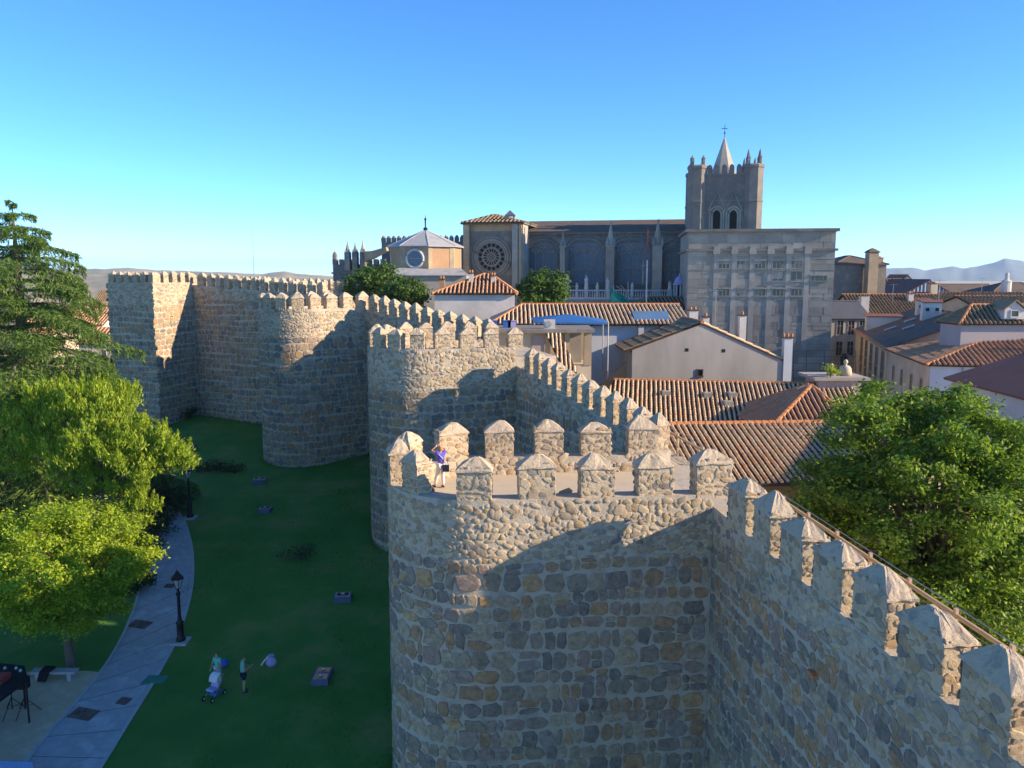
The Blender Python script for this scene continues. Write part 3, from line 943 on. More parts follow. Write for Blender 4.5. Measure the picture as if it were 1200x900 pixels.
def conifer(name, label, base, height, reach, seed, leafm, lean=0.0, tiers=26, per=900, needle=.16, droop=.28, start=.12, tip_up=.0, hang=1.0, up=-.3):
    rng = np.random.default_rng(seed)
    root = thing(name, label, 'tree', base)
    t = MB()
    b0 = Vector(base)
    t.tube([b0-Vector((0,0,.3)), b0+Vector((lean*.3,0,height*.35)), b0+Vector((lean*.7,0,height*.7)), b0+Vector((lean,0,height))], [reach*.065, reach*.05, reach*.03, .02], 8)
    Cs = []; Ns = []; Us = []
    for i in range(tiers):
        u = start + (1-start)*(i/(tiers-1))**.92
        z = height*u
        L0 = reach*(1-u)**.62*(1 if u > .25 else .8+.8*u) + .35
        nb = 5 if u < .8 else 4
        for k in range(nb):
            a = i*2.1 + k*2*math.pi/nb + rng.uniform(-.35,.35)
            L = L0*rng.uniform(.72,1.15)
            d = np.array([math.cos(a), math.sin(a), 0])
            side = np.array([-d[1], d[0], 0])
            o = np.array([base[0]+lean*u, base[1], base[2]+z+rng.uniform(-.2,.2)])
            def bp(s): return o + d*L*s + np.array([0,0,1])*(L*(.16*s - droop*s*s + tip_up*s**3))
            t.tube([tuple(bp(0)), tuple(bp(.5)), tuple(bp(.98))], [max(.02,.022*L), max(.012,.014*L), .008], 5)
            m = int(per*L/reach)
            s = rng.beta(1.9,1.15,m)*.95+.06
            wid = L*.42*np.clip(1.04-s,0,1)**.75*np.clip(s*3,0,1)
            ks = np.floor(s*9+rng.uniform(0,1))/9; s = ks + (s-ks)*.55
            lat = rng.uniform(-1,1,m)*wid
            s = s + np.abs(lat)/L*.55
            pts = o + d*L*s[:,None] + side*lat[:,None]
            pts[:,2] += L*(.16*s-droop*s*s+tip_up*s**3) - .22*np.abs(lat) + rng.normal(size=m)*.05
            # hanging tassels
            h = rng.random(m) < .45
            pts[h,2] -= rng.uniform(.02,.50,h.sum())*min(1.2,.35+L*.22)*hang
            uu = side*np.sign(lat)[:,None]*.8 + d*.7 + np.array([0,0,up])
            uu[h] = uu[h]*.5 + np.array([0,0,-1.0 if hang > .5 else 1.2])
            Us.append(uu); Cs.append(pts); Ns.append(np.tile(np.array([0,0,1.0]),(m,1))+side*0.3*np.sign(lat)[:,None])
    t.build('trunk', M['bark'], root, True)
    C = np.concatenate(Cs); Nn = np.concatenate(Ns)
    V, Fq = leaf_quads(C, Nn, needle, rng, .17, .5, np.concatenate(Us))
    raw_mesh('crown', V, Fq, leafm, root)
    return root
p = P(14, 238, 54)
conifer('cedar_tree', 'tall dark green cedar with drooping tiers rising above the wall tops', (p[0], 54, lz(54)), p[2]-lz(54), 10.6, 31, M['leaf_cedar'], tiers=27, per=3300, needle=.17, start=.07, droop=.32)
gold = [(100,470,45,1.5),(78,492,45.5,1.4),(128,486,44.5,1.3),(62,470,47,1.5),(150,505,44,1.1),(112,520,43.6,1.5),(82,535,44,1.4),(145,535,43.5,1.2),(172,528,43.5,.95),(190,520,43.8,.8),(205,530,44,.75),(212,545,44,.6),(165,552,43.5,1.0),(40,500,47,1.7),(20,530,47,1.8),(138,470,46,1.0),(185,545,44.5,.8),(165,600,43.5,.9),(122,566,44.6,1.1),(150,578,44.2,.95),(90,556,45.2,1.25),(60,520,46,1.5),(108,545,44.6,1.1),(30,480,48,1.7),]
cl = []
for (px, py, Y, r) in gold:
    q = P(px, py, Y); cl.append((q[0], q[1], q[2], r, r, r*.85))
p = P(95, 560, 45)
gt = broadleaf('golden_conifer', 'golden-green spreading conifer behind the round tree', (p[0], 45.2, lz(45.2)), cl, .3, M['leaf_gold'], .10, 10, 37, fork=.55)
bpy.data.objects.remove([c for c in gt.children if c.name.startswith('crown')][0])
rng = np.random.default_rng(38)
C, Nn = clump_points(cl, 1500, rng, 13, .17, (.45,1.0))
C[:,2] += np.abs(rng.normal(size=len(C)))*.16
sp = []
for (cx, cy, cz, rx, ry, rz) in cl:
    for _ in range(int(9*rx*rx)+4):
        d = rng.normal(size=3); d /= np.linalg.norm(d); d[2] = abs(d[2])*.8-.15
        o = np.array([cx,cy,cz]) + d*np.array([rx,ry,rz])*.95
        hgt = rng.uniform(.5,1.0); t = rng.random(110)**.8
        ax = np.array([d[0]*.35, d[1]*.35, 1.0])
        sp.append(o + ax*(t*hgt)[:,None] + rng.normal(size=(110,3))*np.array([1,1,.4])*(.15*(1.05-t))[:,None])
C = np.concatenate([C]+sp)
Uv = np.tile(np.array([0,0,1.0]), (len(C),1)) + (C - np.repeat(C.mean(0)[None], len(C), 0))*.12
rr = rng.normal(size=C.shape); rr[:,2] *= .3
V, Fq = leaf_quads(C, rr, .12, rng, .24, .4, Uv)
raw_mesh('crown', V, Fq, M['leaf_gold'], gt)

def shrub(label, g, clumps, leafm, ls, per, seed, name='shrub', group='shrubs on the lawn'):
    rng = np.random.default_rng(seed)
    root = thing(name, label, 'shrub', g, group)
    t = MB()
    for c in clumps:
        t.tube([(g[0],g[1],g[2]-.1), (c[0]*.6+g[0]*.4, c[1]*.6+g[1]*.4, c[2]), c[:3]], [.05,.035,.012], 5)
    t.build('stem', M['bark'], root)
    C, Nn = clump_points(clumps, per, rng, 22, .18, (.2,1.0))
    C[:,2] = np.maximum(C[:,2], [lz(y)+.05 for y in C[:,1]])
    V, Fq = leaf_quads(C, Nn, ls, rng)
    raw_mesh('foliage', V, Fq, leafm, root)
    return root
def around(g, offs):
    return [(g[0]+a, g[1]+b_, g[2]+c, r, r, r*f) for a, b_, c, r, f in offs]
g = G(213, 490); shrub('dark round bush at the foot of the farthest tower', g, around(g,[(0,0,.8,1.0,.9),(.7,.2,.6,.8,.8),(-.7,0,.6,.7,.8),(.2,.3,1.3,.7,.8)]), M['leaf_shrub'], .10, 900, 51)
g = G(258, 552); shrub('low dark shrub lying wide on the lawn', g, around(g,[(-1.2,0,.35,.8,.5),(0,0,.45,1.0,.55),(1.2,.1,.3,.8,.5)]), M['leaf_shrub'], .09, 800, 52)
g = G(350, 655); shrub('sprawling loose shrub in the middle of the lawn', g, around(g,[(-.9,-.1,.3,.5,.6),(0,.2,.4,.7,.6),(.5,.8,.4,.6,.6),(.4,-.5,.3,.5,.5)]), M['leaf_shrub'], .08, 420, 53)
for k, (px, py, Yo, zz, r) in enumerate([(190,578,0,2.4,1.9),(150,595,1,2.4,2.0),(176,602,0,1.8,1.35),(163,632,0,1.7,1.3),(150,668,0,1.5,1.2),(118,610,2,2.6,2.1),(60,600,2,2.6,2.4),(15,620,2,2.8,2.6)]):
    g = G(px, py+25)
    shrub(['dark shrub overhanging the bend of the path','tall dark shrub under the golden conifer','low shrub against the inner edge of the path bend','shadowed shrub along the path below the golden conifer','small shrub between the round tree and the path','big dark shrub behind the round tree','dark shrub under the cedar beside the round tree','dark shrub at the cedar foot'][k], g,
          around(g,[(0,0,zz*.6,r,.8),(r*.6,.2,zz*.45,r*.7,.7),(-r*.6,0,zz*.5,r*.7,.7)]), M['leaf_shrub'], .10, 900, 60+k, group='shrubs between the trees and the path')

# short grass tufts over the lawn
rng = np.random.default_rng(77)
nT = 42000
gy = rng.uniform(27, 82, nT); gx = -34 + 38*rng.random(nT)
lx = np.interp(gy, [27,34,40,50,60,82], [-16.5,-16.5,-16.2,-19.5,-23,-40])
gx = lx + rng.random(nT)*(10-lx)
def in_wall(x, y):
    return False
keep = np.ones(nT, bool)
for T in (T1, T2, T3, T4):
    ax = gx-T.A[0]; ay = gy-T.A[1]
    a = ax*T.t[0]+ay*T.t[1]; c = ax*T.n[0]+ay*T.n[1]
    keep &= ~((a > -.1) & (a < T.width+.1) & (c < T.L+T.R+.1))
gx, gy = gx[keep], gy[keep]; nT = len(gx)
base = np.stack([gx, gy, lz(gy)], 1)
a = rng.uniform(0, 6.28, nT); hgt = rng.uniform(.02,.055,nT)
wv = np.stack([np.cos(a), np.sin(a), np.zeros(nT)],1)*rng.uniform(.008,.02,nT)[:,None]
tip = base + np.stack([rng.normal(size=nT)*.03, rng.normal(size=nT)*.03, hgt],1)
V = np.stack([base-wv, base+wv, tip],1).reshape(-1,3)
gr = raw_mesh('grass', V, np.arange(3*nT).reshape(-1,3), M['grass'])
stuff(gr); gr['label'] = 'short green grass of the shaded lawn'; gr['category'] = 'grass'

rng = np.random.default_rng(79)
pts = []
for T in (T1, T2, T3, T4):
    for q in np.arange(0, T.total, .035):
        x, y, nx, ny = T.at(float(q)); k = abs(rng.normal())*.28
        pts.append((x+nx*k, y+ny*k, rng.uniform(.08,.34)))
for (A_, B_) in ((T1.B,T2.A),(T2.B,T3.A),(T3.B,T4.A)):
    L_ = math.hypot(B_[0]-A_[0], B_[1]-A_[1]); dx, dy = (B_[0]-A_[0])/L_, (B_[1]-A_[1])/L_
    for q in np.arange(0, L_, .04):
        k = abs(rng.normal())*.3; pts.append((A_[0]+dx*q-dy*k, A_[1]+dy*q+dx*k, rng.uniform(.08,.36)))
for _ in range(420):
    cx, cy = rng.uniform(-19,-1), rng.uniform(30,76)
    if cx < -13 and cy < 45: continue
    for k in range(45):
        pts.append((cx+rng.normal()*.45, cy+rng.normal()*.45, rng.uniform(.05,.16)))
pts = np.array(pts); nW = len(pts)
base = np.stack([pts[:,0], pts[:,1], lz(pts[:,1])-.02], 1)
a_ = rng.uniform(0, 6.28, nW)
wv = np.stack([np.cos(a_), np.sin(a_), np.zeros(nW)],1)*.03
tip = base + np.stack([rng.normal(size=nW)*.07, rng.normal(size=nW)*.07, pts[:,2]],1)
wd = raw_mesh('weeds', np.stack([base-wv, base+wv, tip],1).reshape(-1,3), np.arange(3*nW).reshape(-1,3), M['grass'])
stuff(wd); wd['label'] = 'weeds and long grass along the foot of the walls'; wd['category'] = 'weeds'
# ------------------------------------------------------------------ roofs and houses
def tile_row_mesh(tiles, name, mat, seed=0):
    rj = random.Random(seed*100+tiles)
    b = MB(); k = 5
    V = []; Fc = []
    for t in range(tiles):
        jx, jz = rj.uniform(-.07,.07), rj.uniform(-.05,.07)
        for (u, r, lift) in ((t/tiles, 1.0, .16), ((t+1.02)/tiles, .86, .0)):
            for i in range(k):
                a = math.pi*i/(k-1)
                V.append((math.cos(a)*r*.5+jx, u, math.sin(a)*r*.62 + lift + jz))
    for t in range(tiles):
        o = t*2*k
        for i in range(k-1): Fc.append((o+i, o+i+1, o+k+i+1, o+k+i))
        Fc.append(tuple(range(o, o+k)))
    b.add(V, Fc)
    return b.mesh(name, mat)
ROWS = {}
def clip_interval(poly2, a):
    ts = []
    n = len(poly2)
    for i in range(n):
        (x0,y0),(x1,y1) = poly2[i], poly2[(i+1)%n]
        if (x0-a)*(x1-a) < 0 or (x0 == a) != (x1 == a):
            t = (a-x0)/(x1-x0); ts.append(y0+t*(y1-y0))
    if len(ts) < 2: return None
    return min(ts), max(ts)
def roof_plane(root, poly, mat, pitch=.34, parts=False, rowname='tile_row', slab=.14, channel=None, name='roof_slope', rows=True, parent_rows=None):
    """poly: planar points, first two are the eave (left to right seen from outside)."""
    p = [Vector(q) for q in poly]
    e = (p[1]-p[0]); W_ = e.length; e.normalize()
    nrm = e.cross(p[2]-p[0]).normalized()
    if nrm.z < 0: nrm = -nrm
    u = nrm.cross(e).normalized()
    if u.z < 0: u = -u
    b = MB(); b.prism([q-nrm*slab for q in p], nrm*slab)
    sl = b.build(name, channel or M['channel'], root)
    if not rows: return sl
    poly2 = [((q-p[0]).dot(e), (q-p[0]).dot(u)) for q in p]
    amin = min(q[0] for q in poly2); amax = max(q[0] for q in poly2)
    n = max(1, int((amax-amin)/pitch)); st = (amax-amin)/n
    jb = MB()
    off = wloc(root)
    rng = random.Random(int(W_*1000))
    for i in range(n):
        a = amin + st*(i+.5)
        iv = clip_interval(poly2, a+1e-5)
        if not iv or iv[1]-iv[0] < .25: continue
        lo, hi = iv[0]-.06, iv[1]
        L = hi-lo
        tl = max(1, int(L/.42)) if parts else max(1, int(L/.8))
        key = (tl, mat.name, i % 5)
        if key not in ROWS: ROWS[key] = tile_row_mesh(tl, 'tile_row', mat, i % 5)
        o = p[0] + e*a + u*lo + nrm*.004
        wd = st*.56*rng.uniform(.94,1.05)
        ev = e + u*rng.uniform(-.004,.004)
        Mx = Matrix(((ev.x*wd, u.x*L, nrm.x*wd, o.x), (ev.y*wd, u.y*L, nrm.y*wd, o.y), (ev.z*wd, u.z*L, nrm.z*wd, o.z), (0,0,0,1)))
        if parts:
            inst(rowname, ROWS[key], sl, Mx, off)
        else:
            me = ROWS[key]
            jb.add([Mx @ v.co for v in me.vertices], [tuple(f.vertices) for f in me.polygons])
    if not parts and jb.v:
        r = jb.build('tiling', mat, sl); 
        r['kind'] = 'stuff'
    return sl

def ridge(root, a, c, r=.13, mat=None, name='ridge_tiles'):
    b = MB(); a = Vector(a); c = Vector(c)
    n = max(2, int((c-a).length/.45))
    for i in range(n):
        s = a.lerp(c, i/n); t = a.lerp(c, (i+1.06)/n)
        b.tube([s, t], [r*1.05, r*.88], 7)
    return b.build(name, mat or M['ridge_tile'], root)

WIN_N = [0]
def window(root, c, nrm_ang, w, h, frame=None, pane=None, arch=False, bars=True, fw=.08, depth=.07, shut=None, name='window'):
    """window with a proud frame; c = centre on the wall face, nrm_ang = heading of the outward normal"""
    fr = (c, nrm_ang + math.pi/2)      # local -y is outward
    b = MB()
    fm = frame or M['white']
    b.fbox(fr, -w/2-fw, -w/2, -depth, .02, -h/2-fw, h/2+fw); b.fbox(fr, w/2, w/2+fw, -depth, .02, -h/2-fw, h/2+fw)
    b.fbox(fr, -w/2, w/2, -depth, .02, h/2, h/2+fw); b.fbox(fr, -w/2-fw*1.3, w/2+fw*1.3, -depth*1.8, .02, -h/2-fw*1.6, -h/2-.002)
    if bars:
        b.fbox(fr, -.025, .025, -depth*.6, -.012, -h/2, h/2)
        b.fbox(fr, -w/2, w/2, -depth*.55, -.012, h*.12, h*.12+.04)
    f = b.build(name, fm, root)
    q = MB(); q.fbox(fr, -w/2, w/2, -.012, .01, -h/2, h/2)
    q.build('pane', pane or M['glass'], f)
    if shut:
        for s in (-1, 1):
            k = MB(); k.fbox(fr, s*(w/2+fw+.01) if s > 0 else -w/2-fw-.01-w*.42, s*(w/2+fw+.01)+w*.42 if s > 0 else -w/2-fw-.01, -.05, .01, -h/2, h/2); k.build('shutter', shut, f)
    return f

def chimney(root, c, w, d, h, mat, ang=0, pots=2, cap=True, top=None):
    fr = (c, ang)
    b = MB(); b.fbox(fr, -w/2, w/2, -d/2, d/2, -.6, h)
    ch = b.build('chimney', mat, root)
    if cap:
        k = MB(); k.fbox(fr, -w/2-.07, w/2+.07, -d/2-.07, d/2+.07, h, h+.1); k.build('chimney_cap', top or M['channel'], ch)
        t = MB()
        for i in range(pots):
            x = (i-(pots-1)/2)*w*.5
            q = fp(fr, (x, 0, h+.1)); t.lathe(q, [(.11,0),(.13,.12),(.10,.3)], 8)
        t.build('chimney_pot', M['ridge_tile'], ch)
    return ch

def house(label, o, ang, w, d, h, rise, wall, tile, axis='x', name='house', over=.35, roof='gable', parts=False, pitch=.4, rows=True, group=None, wins=(), basem=None, cat='house', drop=4.0, ridge_mat=None):
    """footprint w (local x) by d (local y, y=0 is the near front), o = near-left corner at eave level h above o.z; o.z = foot"""
    root = thing(name, label, cat, o, group)
    fr = (o, ang)
    b = MB(); b.fbox(fr, 0, w, 0, d, -drop, h)
    if roof == 'gable':
        if axis == 'x':
            b.prism([fp(fr,(0,0,h)), fp(fr,(0,d,h)), fp(fr,(0,d/2,h+rise-.16))], Vector(fp(fr,(w,0,0)))-Vector(fp(fr,(0,0,0))))
        else:
            b.prism([fp(fr,(0,0,h)), fp(fr,(w/2,0,h+rise-.16)), fp(fr,(w,0,h))], Vector(fp(fr,(0,d,0)))-Vector(fp(fr,(0,0,0))))
    b.build('wall', wall, root)
    v = over; k = rise/(d/2 if axis == 'x' else w/2); dz = -v*k
    F_ = lambda x, y, z: fp(fr, (x, y, z))
    if roof == 'gable' and axis == 'x':
        planes = [[F_(-v,-v,h+dz),F_(w+v,-v,h+dz),F_(w+v,d/2,h+rise),F_(-v,d/2,h+rise)], [F_(w+v,d+v,h+dz),F_(-v,d+v,h+dz),F_(-v,d/2,h+rise),F_(w+v,d/2,h+rise)]]
        rid = [(F_(-v,d/2,h+rise+.02),F_(w+v,d/2,h+rise+.02))]
    elif roof == 'gable':
        planes = [[F_(-v,d+v,h+dz),F_(-v,-v,h+dz),F_(w/2,-v,h+rise),F_(w/2,d+v,h+rise)], [F_(w+v,-v,h+dz),F_(w+v,d+v,h+dz),F_(w/2,d+v,h+rise),F_(w/2,-v,h+rise)]]
        rid = [(F_(w/2,-v,h+rise+.02),F_(w/2,d+v,h+rise+.02))]
    elif roof == 'hip':
        m = min(w,d)/2
        k = rise/m; dz = -v*k
        if w >= d:
            r0, r1 = F_(m,d/2,h+rise), F_(w-m,d/2,h+rise)
        else:
            r0, r1 = F_(w/2,m,h+rise), F_(w/2,d-m,h+rise)
        c = [F_(-v,-v,h+dz),F_(w+v,-v,h+dz),F_(w+v,d+v,h+dz),F_(-v,d+v,h+dz)]
        if w >= d:
            planes = [[c[0],c[1],r1,r0],[c[1],c[2],r1],[c[2],c[3],r0,r1],[c[3],c[0],r0]]
            rid = [(r0,r1),(c[0],r0),(c[1],r1),(c[2],r1),(c[3],r0)]
        else:
            planes = [[c[0],c[1],r0],[c[1],c[2],r1,r0],[c[2],c[3],r1],[c[3],c[0],r0,r1]]
            rid = [(r0,r1),(c[0],r0),(c[1],r0),(c[2],r1),(c[3],r1)]
    else:   # mono pitch, high at the back
        k = rise/d; dz = -v*k
        planes = [[F_(-v,-v,h+dz),F_(w+v,-v,h+dz),F_(w+v,d+v,h+rise+v*k),F_(-v,d+v,h+rise+v*k)]]
        b2 = MB(); b2.prism([F_(0,0,h),F_(0,d,h),F_(0,d,h+rise-.16)], Vector(F_(w,0,0))-Vector(F_(0,0,0))); b2.build('wall', wall, root)
        rid = []
    for pl in planes:
        roof_plane(root, pl, tile, pitch, parts, rows=rows, channel=None if rows else tile)
    for a_, c_ in rid: ridge(root, a_, c_, .14, ridge_mat)
    for (face, x, z, ww, hh, *rest) in wins:
        if face == 'f': c, na = F_(x, 0, z), ang - math.pi/2
        elif face == 'l': c, na = F_(0, x, z), ang + math.pi
        elif face == 'r': c, na = F_(w, x, z), ang
        kw = rest[0] if rest else {}
        window(root, c, na, ww, hh, **kw)
    return root, fr

# ------------------------------------------------------------------ near roofs behind the wall
# lower tiled roof: ridge along y=497, eave at y=567
root = thing('tiled_house', 'house with striped barrel-tile roof, eave just behind the wall railing', 'house', (11.5, 47, 2), 'tiled houses behind the wall')
e0 = P(742, 567, 43.5); e1 = P(985, 567, 43.5); r0 = P(742, 497, 50.5); r1 = P(1000, 499, 50.5)
e0 = (6.0, 43.5, e0[2]); e1 = (20.5, 43.5, e0[2]); r0 = (6.0, 50.5, r0[2]); r1 = (e1[0], 50.5, r0[2])
bk0 = (6.0, 53.6, e0[2]+1.0); bk1 = (e1[0], 53.6, e0[2]+1.0)
def rot_z(p, c, deg):
    a = math.radians(deg); x, y = p[0]-c[0], p[1]-c[1]
    return (c[0]+x*math.cos(a)-y*math.sin(a), c[1]+x*math.sin(a)+y*math.cos(a), p[2])
e0, e1, r0, r1, bk0, bk1 = [rot_z(p, (12,47), 4) for p in (e0,e1,r0,r1,bk0,bk1)]
b = MB(); b.prism([rot_z(p,(12,47),4) for p in ((6.3,44,-1),(6.3,53,-1),(6.3,53,e0[2]+1.1),(6.3,50.5,r0[2]-.16),(6.3,44,e0[2]+.0))], Vector(rot_z((13.9,0,0),(0,0),4))); b.build('wall', M['ashlar_gold'], root)
roof_plane(root, [e0,e1,r1,r0], M['tile'], .36, True)
roof_plane(root, [bk1,bk0,r0,r1], M['tile'], .36, True)
ridge(root, (r0[0],r0[1],r0[2]+.03), (r1[0],r1[1],r1[2]+.03), .17)
b = MB(); b.tube([(e0[0],e0[1]-.15,e0[2]-.06),(e1[0],e1[1]-.15,e1[2]-.06)], .09, 7); b.build('gutter', M['wood'], root)

# upper tiled roof falling towards us from the gabled house
root2 = thing('tiled_house', 'house with broad striped tile roof and small skylights below the grey gable', 'house', (12, 58, 4), 'tiled houses behind the wall')
uz = P(800, 446, 65)[2]
ua, ub = 7.2, P(957, 450, 65)[0]
la, lb = 6.6, P(957, 450, 65)[0]+1.5
q = [(la,53.8,uz-3.6),(lb,53.8,uz-3.6),(ub+1.5,65,uz),(ua,65,uz)]
uc = (10,62)
q = [rot_z(p, uc, -9) for p in q]
b = MB(); b.prism([rot_z(p, uc, -9) for p in ((6.9,54.3,0),(lb-.5,54.3,0),(lb-.5,64.6,0),(6.9,64.6,0))], (0,0,uz-3.75)); b.build('wall', M['ashlar_gold'], root2)
sl = roof_plane(root2, q, M['tile'], .345, True)
ridge(root2, Vector(q[3])+Vector((0,0,.05)), Vector(q[2])+Vector((0,0,.05)), .13)
ridge(root2, Vector(q[0])+Vector((0,0,.1)), Vector(q[3])+Vector((0,0,.05)), .15)
nrm = (Vector(q[1])-Vector(q[0])).cross(Vector(q[3])-Vector(q[0])).normalized()
for (px, py) in ((780,462),(829,464),(858,464),(853,474)):
    for it in range(1):
        # intersect the view ray with the roof plane
        a0 = Vector((0,0,CZ)); a1 = Vector(P(px,py,60)); dr = a1-a0
        t = (Vector(q[0])-a0).dot(nrm)/dr.dot(nrm); c = a0+dr*t
        b = MB(); fr = ((c.x,c.y,c.z), 0)
        b.fbox(fr,-.33,.33,-.42,.42,-.25,.26); s_ = b.build('skylight', M['ashlar'], root2)
        g_ = MB(); g_.fbox(fr,-.24,.24,-.32,.32,.262,.275); g_.build('pane', M['lamp_glass'], s_)

# hipped roof between them and the statue terrace
root3 = thing('tiled_house', 'small hipped tile roof with orange sunlit side by the statue terrace', 'house', (21, 56, 3), 'tiled houses behind the wall')
ap = P(951, 452, 57); hz = P(930, 505, 53)[2]
x0 = P(893, 505, 53)[0]; x1 = P(1010, 505, 53)[0]
c = [(x0,52.2,hz),(x1,52.2,hz),(x1,61.5,hz),(x0,61.5,hz)]
apf = (ap[0],57,ap[2]); apb = (ap[0],57.6,ap[2])
b = MB(); b.box(x0+.3,x1-.3,52.5,61.2,0,hz-.1); b.build('wall', M['grey_wall'], root3)
for pl in ([c[0],c[1],apf],[c[1],c[2],apb,apf],[c[2],c[3],apb],[c[3],c[0],apf,apb]):
    roof_plane(root3, pl, M['tile_red'], .36, False)
for a_ in (c[0],c[1]): ridge(root3, a_, apf, .16)
for a_ in (c[2],c[3]): ridge(root3, a_, apb, .16)

# gabled grey house
g0 = P(737, 408, 70); g1 = P(919, 422, 70); gp = P(822, 378, 70)
root4 = thing('gabled_house', 'house with a broad stained grey gable wall and white chimneys', 'house', ((g0[0]+g1[0])/2, 73, 5))
Yb = 86
fz = 6.0
b = MB()
b.prism([(g0[0]+.3,70,fz),(g1[0]-.1,70,fz),(g1[0]-.1,70,g1[2]-.1),(gp[0],70,gp[2]-.18),(g0[0]+.3,70,g0[2]-.1)], (0,Yb-70,0)); b.build('wall', M['grey_wall'], root4)
gl = (g0[0]-.35, g0[2]-.25); gr = (g1[0]+.1, g1[2]-.05)
roof_plane(root4, [(gl[0],Yb,gl[1]),(gl[0],69.93,gl[1]),(gp[0],69.93,gp[2]),(gp[0],Yb,gp[2])], M['tile_brown'], .42, False)
roof_plane(root4, [(gr[0],69.93,gr[1]),(gr[0],Yb,gr[1]),(gp[0],Yb,gp[2]),(gp[0],69.93,gp[2])], M['tile'], .42, False)
ridge(root4, (gp[0],69.6,gp[2]+.05),(gp[0],Yb,gp[2]+.05), .15)
for (px,py,s) in ((805,410,.28),(848,411,.28)):
    q = P(px,py,70); b = MB(); b.lathe((q[0],69.99,q[2]), [(.01,0)],4); 
    k = MB(); k.fbox(((q[0],70,q[2]),0),-s/2,s/2,-.02,.05,-s/2,s/2); k.build('vent_hole', M['void'], root4)
q = P(820,437,70); window(root4, (q[0],70,q[2]), -math.pi/2, .42,.5, M['wood'], M['void'], bars=False)
for (px,pt_,pb_,w,Y,pots,mt) in ((870,370,398,.62,76,1,'white'),(827,372,384,.55,74,1,'white'),(812,364,386,.9,84,2,'bluewhite')):
    t = P(px,pt_,Y); bt = P(px,pb_,Y); chimney(root4, (t[0],Y,bt[2]-.6), w,w,t[2]-bt[2]+.6, M[mt], 0, pots)
t = P(922,393,70.6); bt = P(922,446,70.6)
chimney(root4, (t[0]-.05,70.2,bt[2]-.3), .72,.62,t[2]-bt[2]+.1, M['bluewhite'], 0, 3)
# tin-roofed side wall of the grey house, white yard wall with a chimney
q0 = P(712,383,74); q1 = P(806,383,74)
root5 = thing('white_house', 'white house under the long tile roof, its wall beside the grey gable', 'house', (q0[0]+3, 78, 6))
b = MB(); b.box(q0[0]-1.2, q1[0]+2, 76.2, 84, 4, q0[2]+.1); b.build('wall', M['bluewhite'], root5)
e = [P(573,379,75.6), P(812,381,75.6)]
rz_ = P(690,357,82)[2]
xl = P(612,357,82)[0]; ez = P(690,380,75.6)[2]
b = MB(); b.box(e[0][0]+.8, q0[0]-1.25, 76.4, 84, 4, ez-.1); b.build('wall', M['white'], root5)
roof_plane(root5, [(e[0][0],75.6,ez),(e[1][0],75.6,ez),(e[1][0],82,rz_),(xl,82,rz_)], M['tile'], .40, False)
roof_plane(root5, [(e[1][0],88,ez),(e[0][0],88,ez),(xl,82,rz_),(e[1][0],82,rz_)], M['tile'], .40, False)
roof_plane(root5, [(e[0][0],88,ez),(e[0][0],75.6,ez),(xl,82,rz_)], M['tile'], .40, False)
ridge(root5, (xl,82,rz_+.04),(e[1][0],82,rz_+.04), .14); ridge(root5, (e[0][0],75.6,ez+.04),(xl,82,rz_+.04), .14)
b = MB(); s0 = P(743,373,77); s1 = P(785,373,77)
b.prism([(s0[0],76.6,s0[2]-.25),(s1[0],76.6,s0[2]-.25),(s1[0],78.4,s0[2]+.5),(s0[0],78.4,s0[2]+.5)],(0,0,.12)); b.build('roof_panel', M['blue_sheet'], root5)
t = P(756,390,73.5); bt = P(756,412,73.5); chimney(root5,(t[0],76.0,bt[2]+.2),.5,.5,t[2]-bt[2]+.4,M['white'],0,1)
q = P(742,407,76.2); window(root5,(q[0],76.2,q[2]-.6),-math.pi/2,1.3,1.5,M['bluewhite'],M['white'],bars=False)

# blue tarpaulin roof on poles
ta, tb, tp = P(626,377,68), P(713,379,68), P(666,368,70)
tr = thing('tarpaulin_canopy', 'bright blue tarpaulin canopy in front of the long tile roof', 'canopy', ((ta[0]+tb[0])/2,70,ta[2]-3))
b = MB()
b.add([ta, tb, (tb[0]+.2,73,tb[2]+.1), (ta[0]-.2,73,ta[2]+.1), tp, (ta[0],68,ta[2]-.12),(tb[0],68,tb[2]-.12)], [(0,1,4),(1,2,4),(2,3,4),(3,0,4),(0,5,6,1)])
b.build('canopy', M['tarp'], tr)
for p_ in (ta, tb, (tb[0]+.1,72.9,tb[2]), (ta[0]-.1,72.9,ta[2])):
    b = MB(); b.tube([(p_[0],p_[1]+.05,p_[2]-4.5),(p_[0],p_[1]+.05,p_[2])], .05, 6); b.build('pole', M['steel'], tr)

# stone loggia house with leaning strip of tiles, by the second tower
lo0 = P(585,392,61); lo1 = P(694,392,61)
zt = P(640,386,61)[2]
lg = thing('loggia_house', 'cream stone house with flat overhanging roof and open corner beside the wall', 'house', ((lo0[0]+lo1[0])/2, 63, 4))
zf = P(640,446,61)[2]
b = MB(); b.box(lo0[0],lo1[0],61.4,66,3,zf+1.1); b.box(lo0[0],lo0[0]+4.2,61.5,66,zf+1.1,zt-.25); b.build('wall', M['cream'], lg)
for x in (lo1[0]-.55, lo1[0]-2.0, lo1[0]-3.1):
    k = MB(); k.box(x, x+(.55 if x > lo1[0]-1 else .35), 61.35, 61.9, zf+1.1, zt-.25); k.build('pillar', M['ashlar_gold'], lg)
k = MB(); k.box(lo1[0]-.5, lo1[0], 65.4, 65.95, zf+1.1, zt-.25); k.build('pillar', M['ashlar_gold'], lg)
k = MB(); k.box(lo0[0]-.3,lo1[0]+.2,60.9,66.3,zt-.25,zt); k.build('flat_roof', M['ashlar_dark'], lg)
k = MB(); k.box(lo1[0]-2.9,lo1[0]-.6,63.5,63.7,zf+1.1,zt-.25); k.build('back_wall', M['ashlar'], lg)
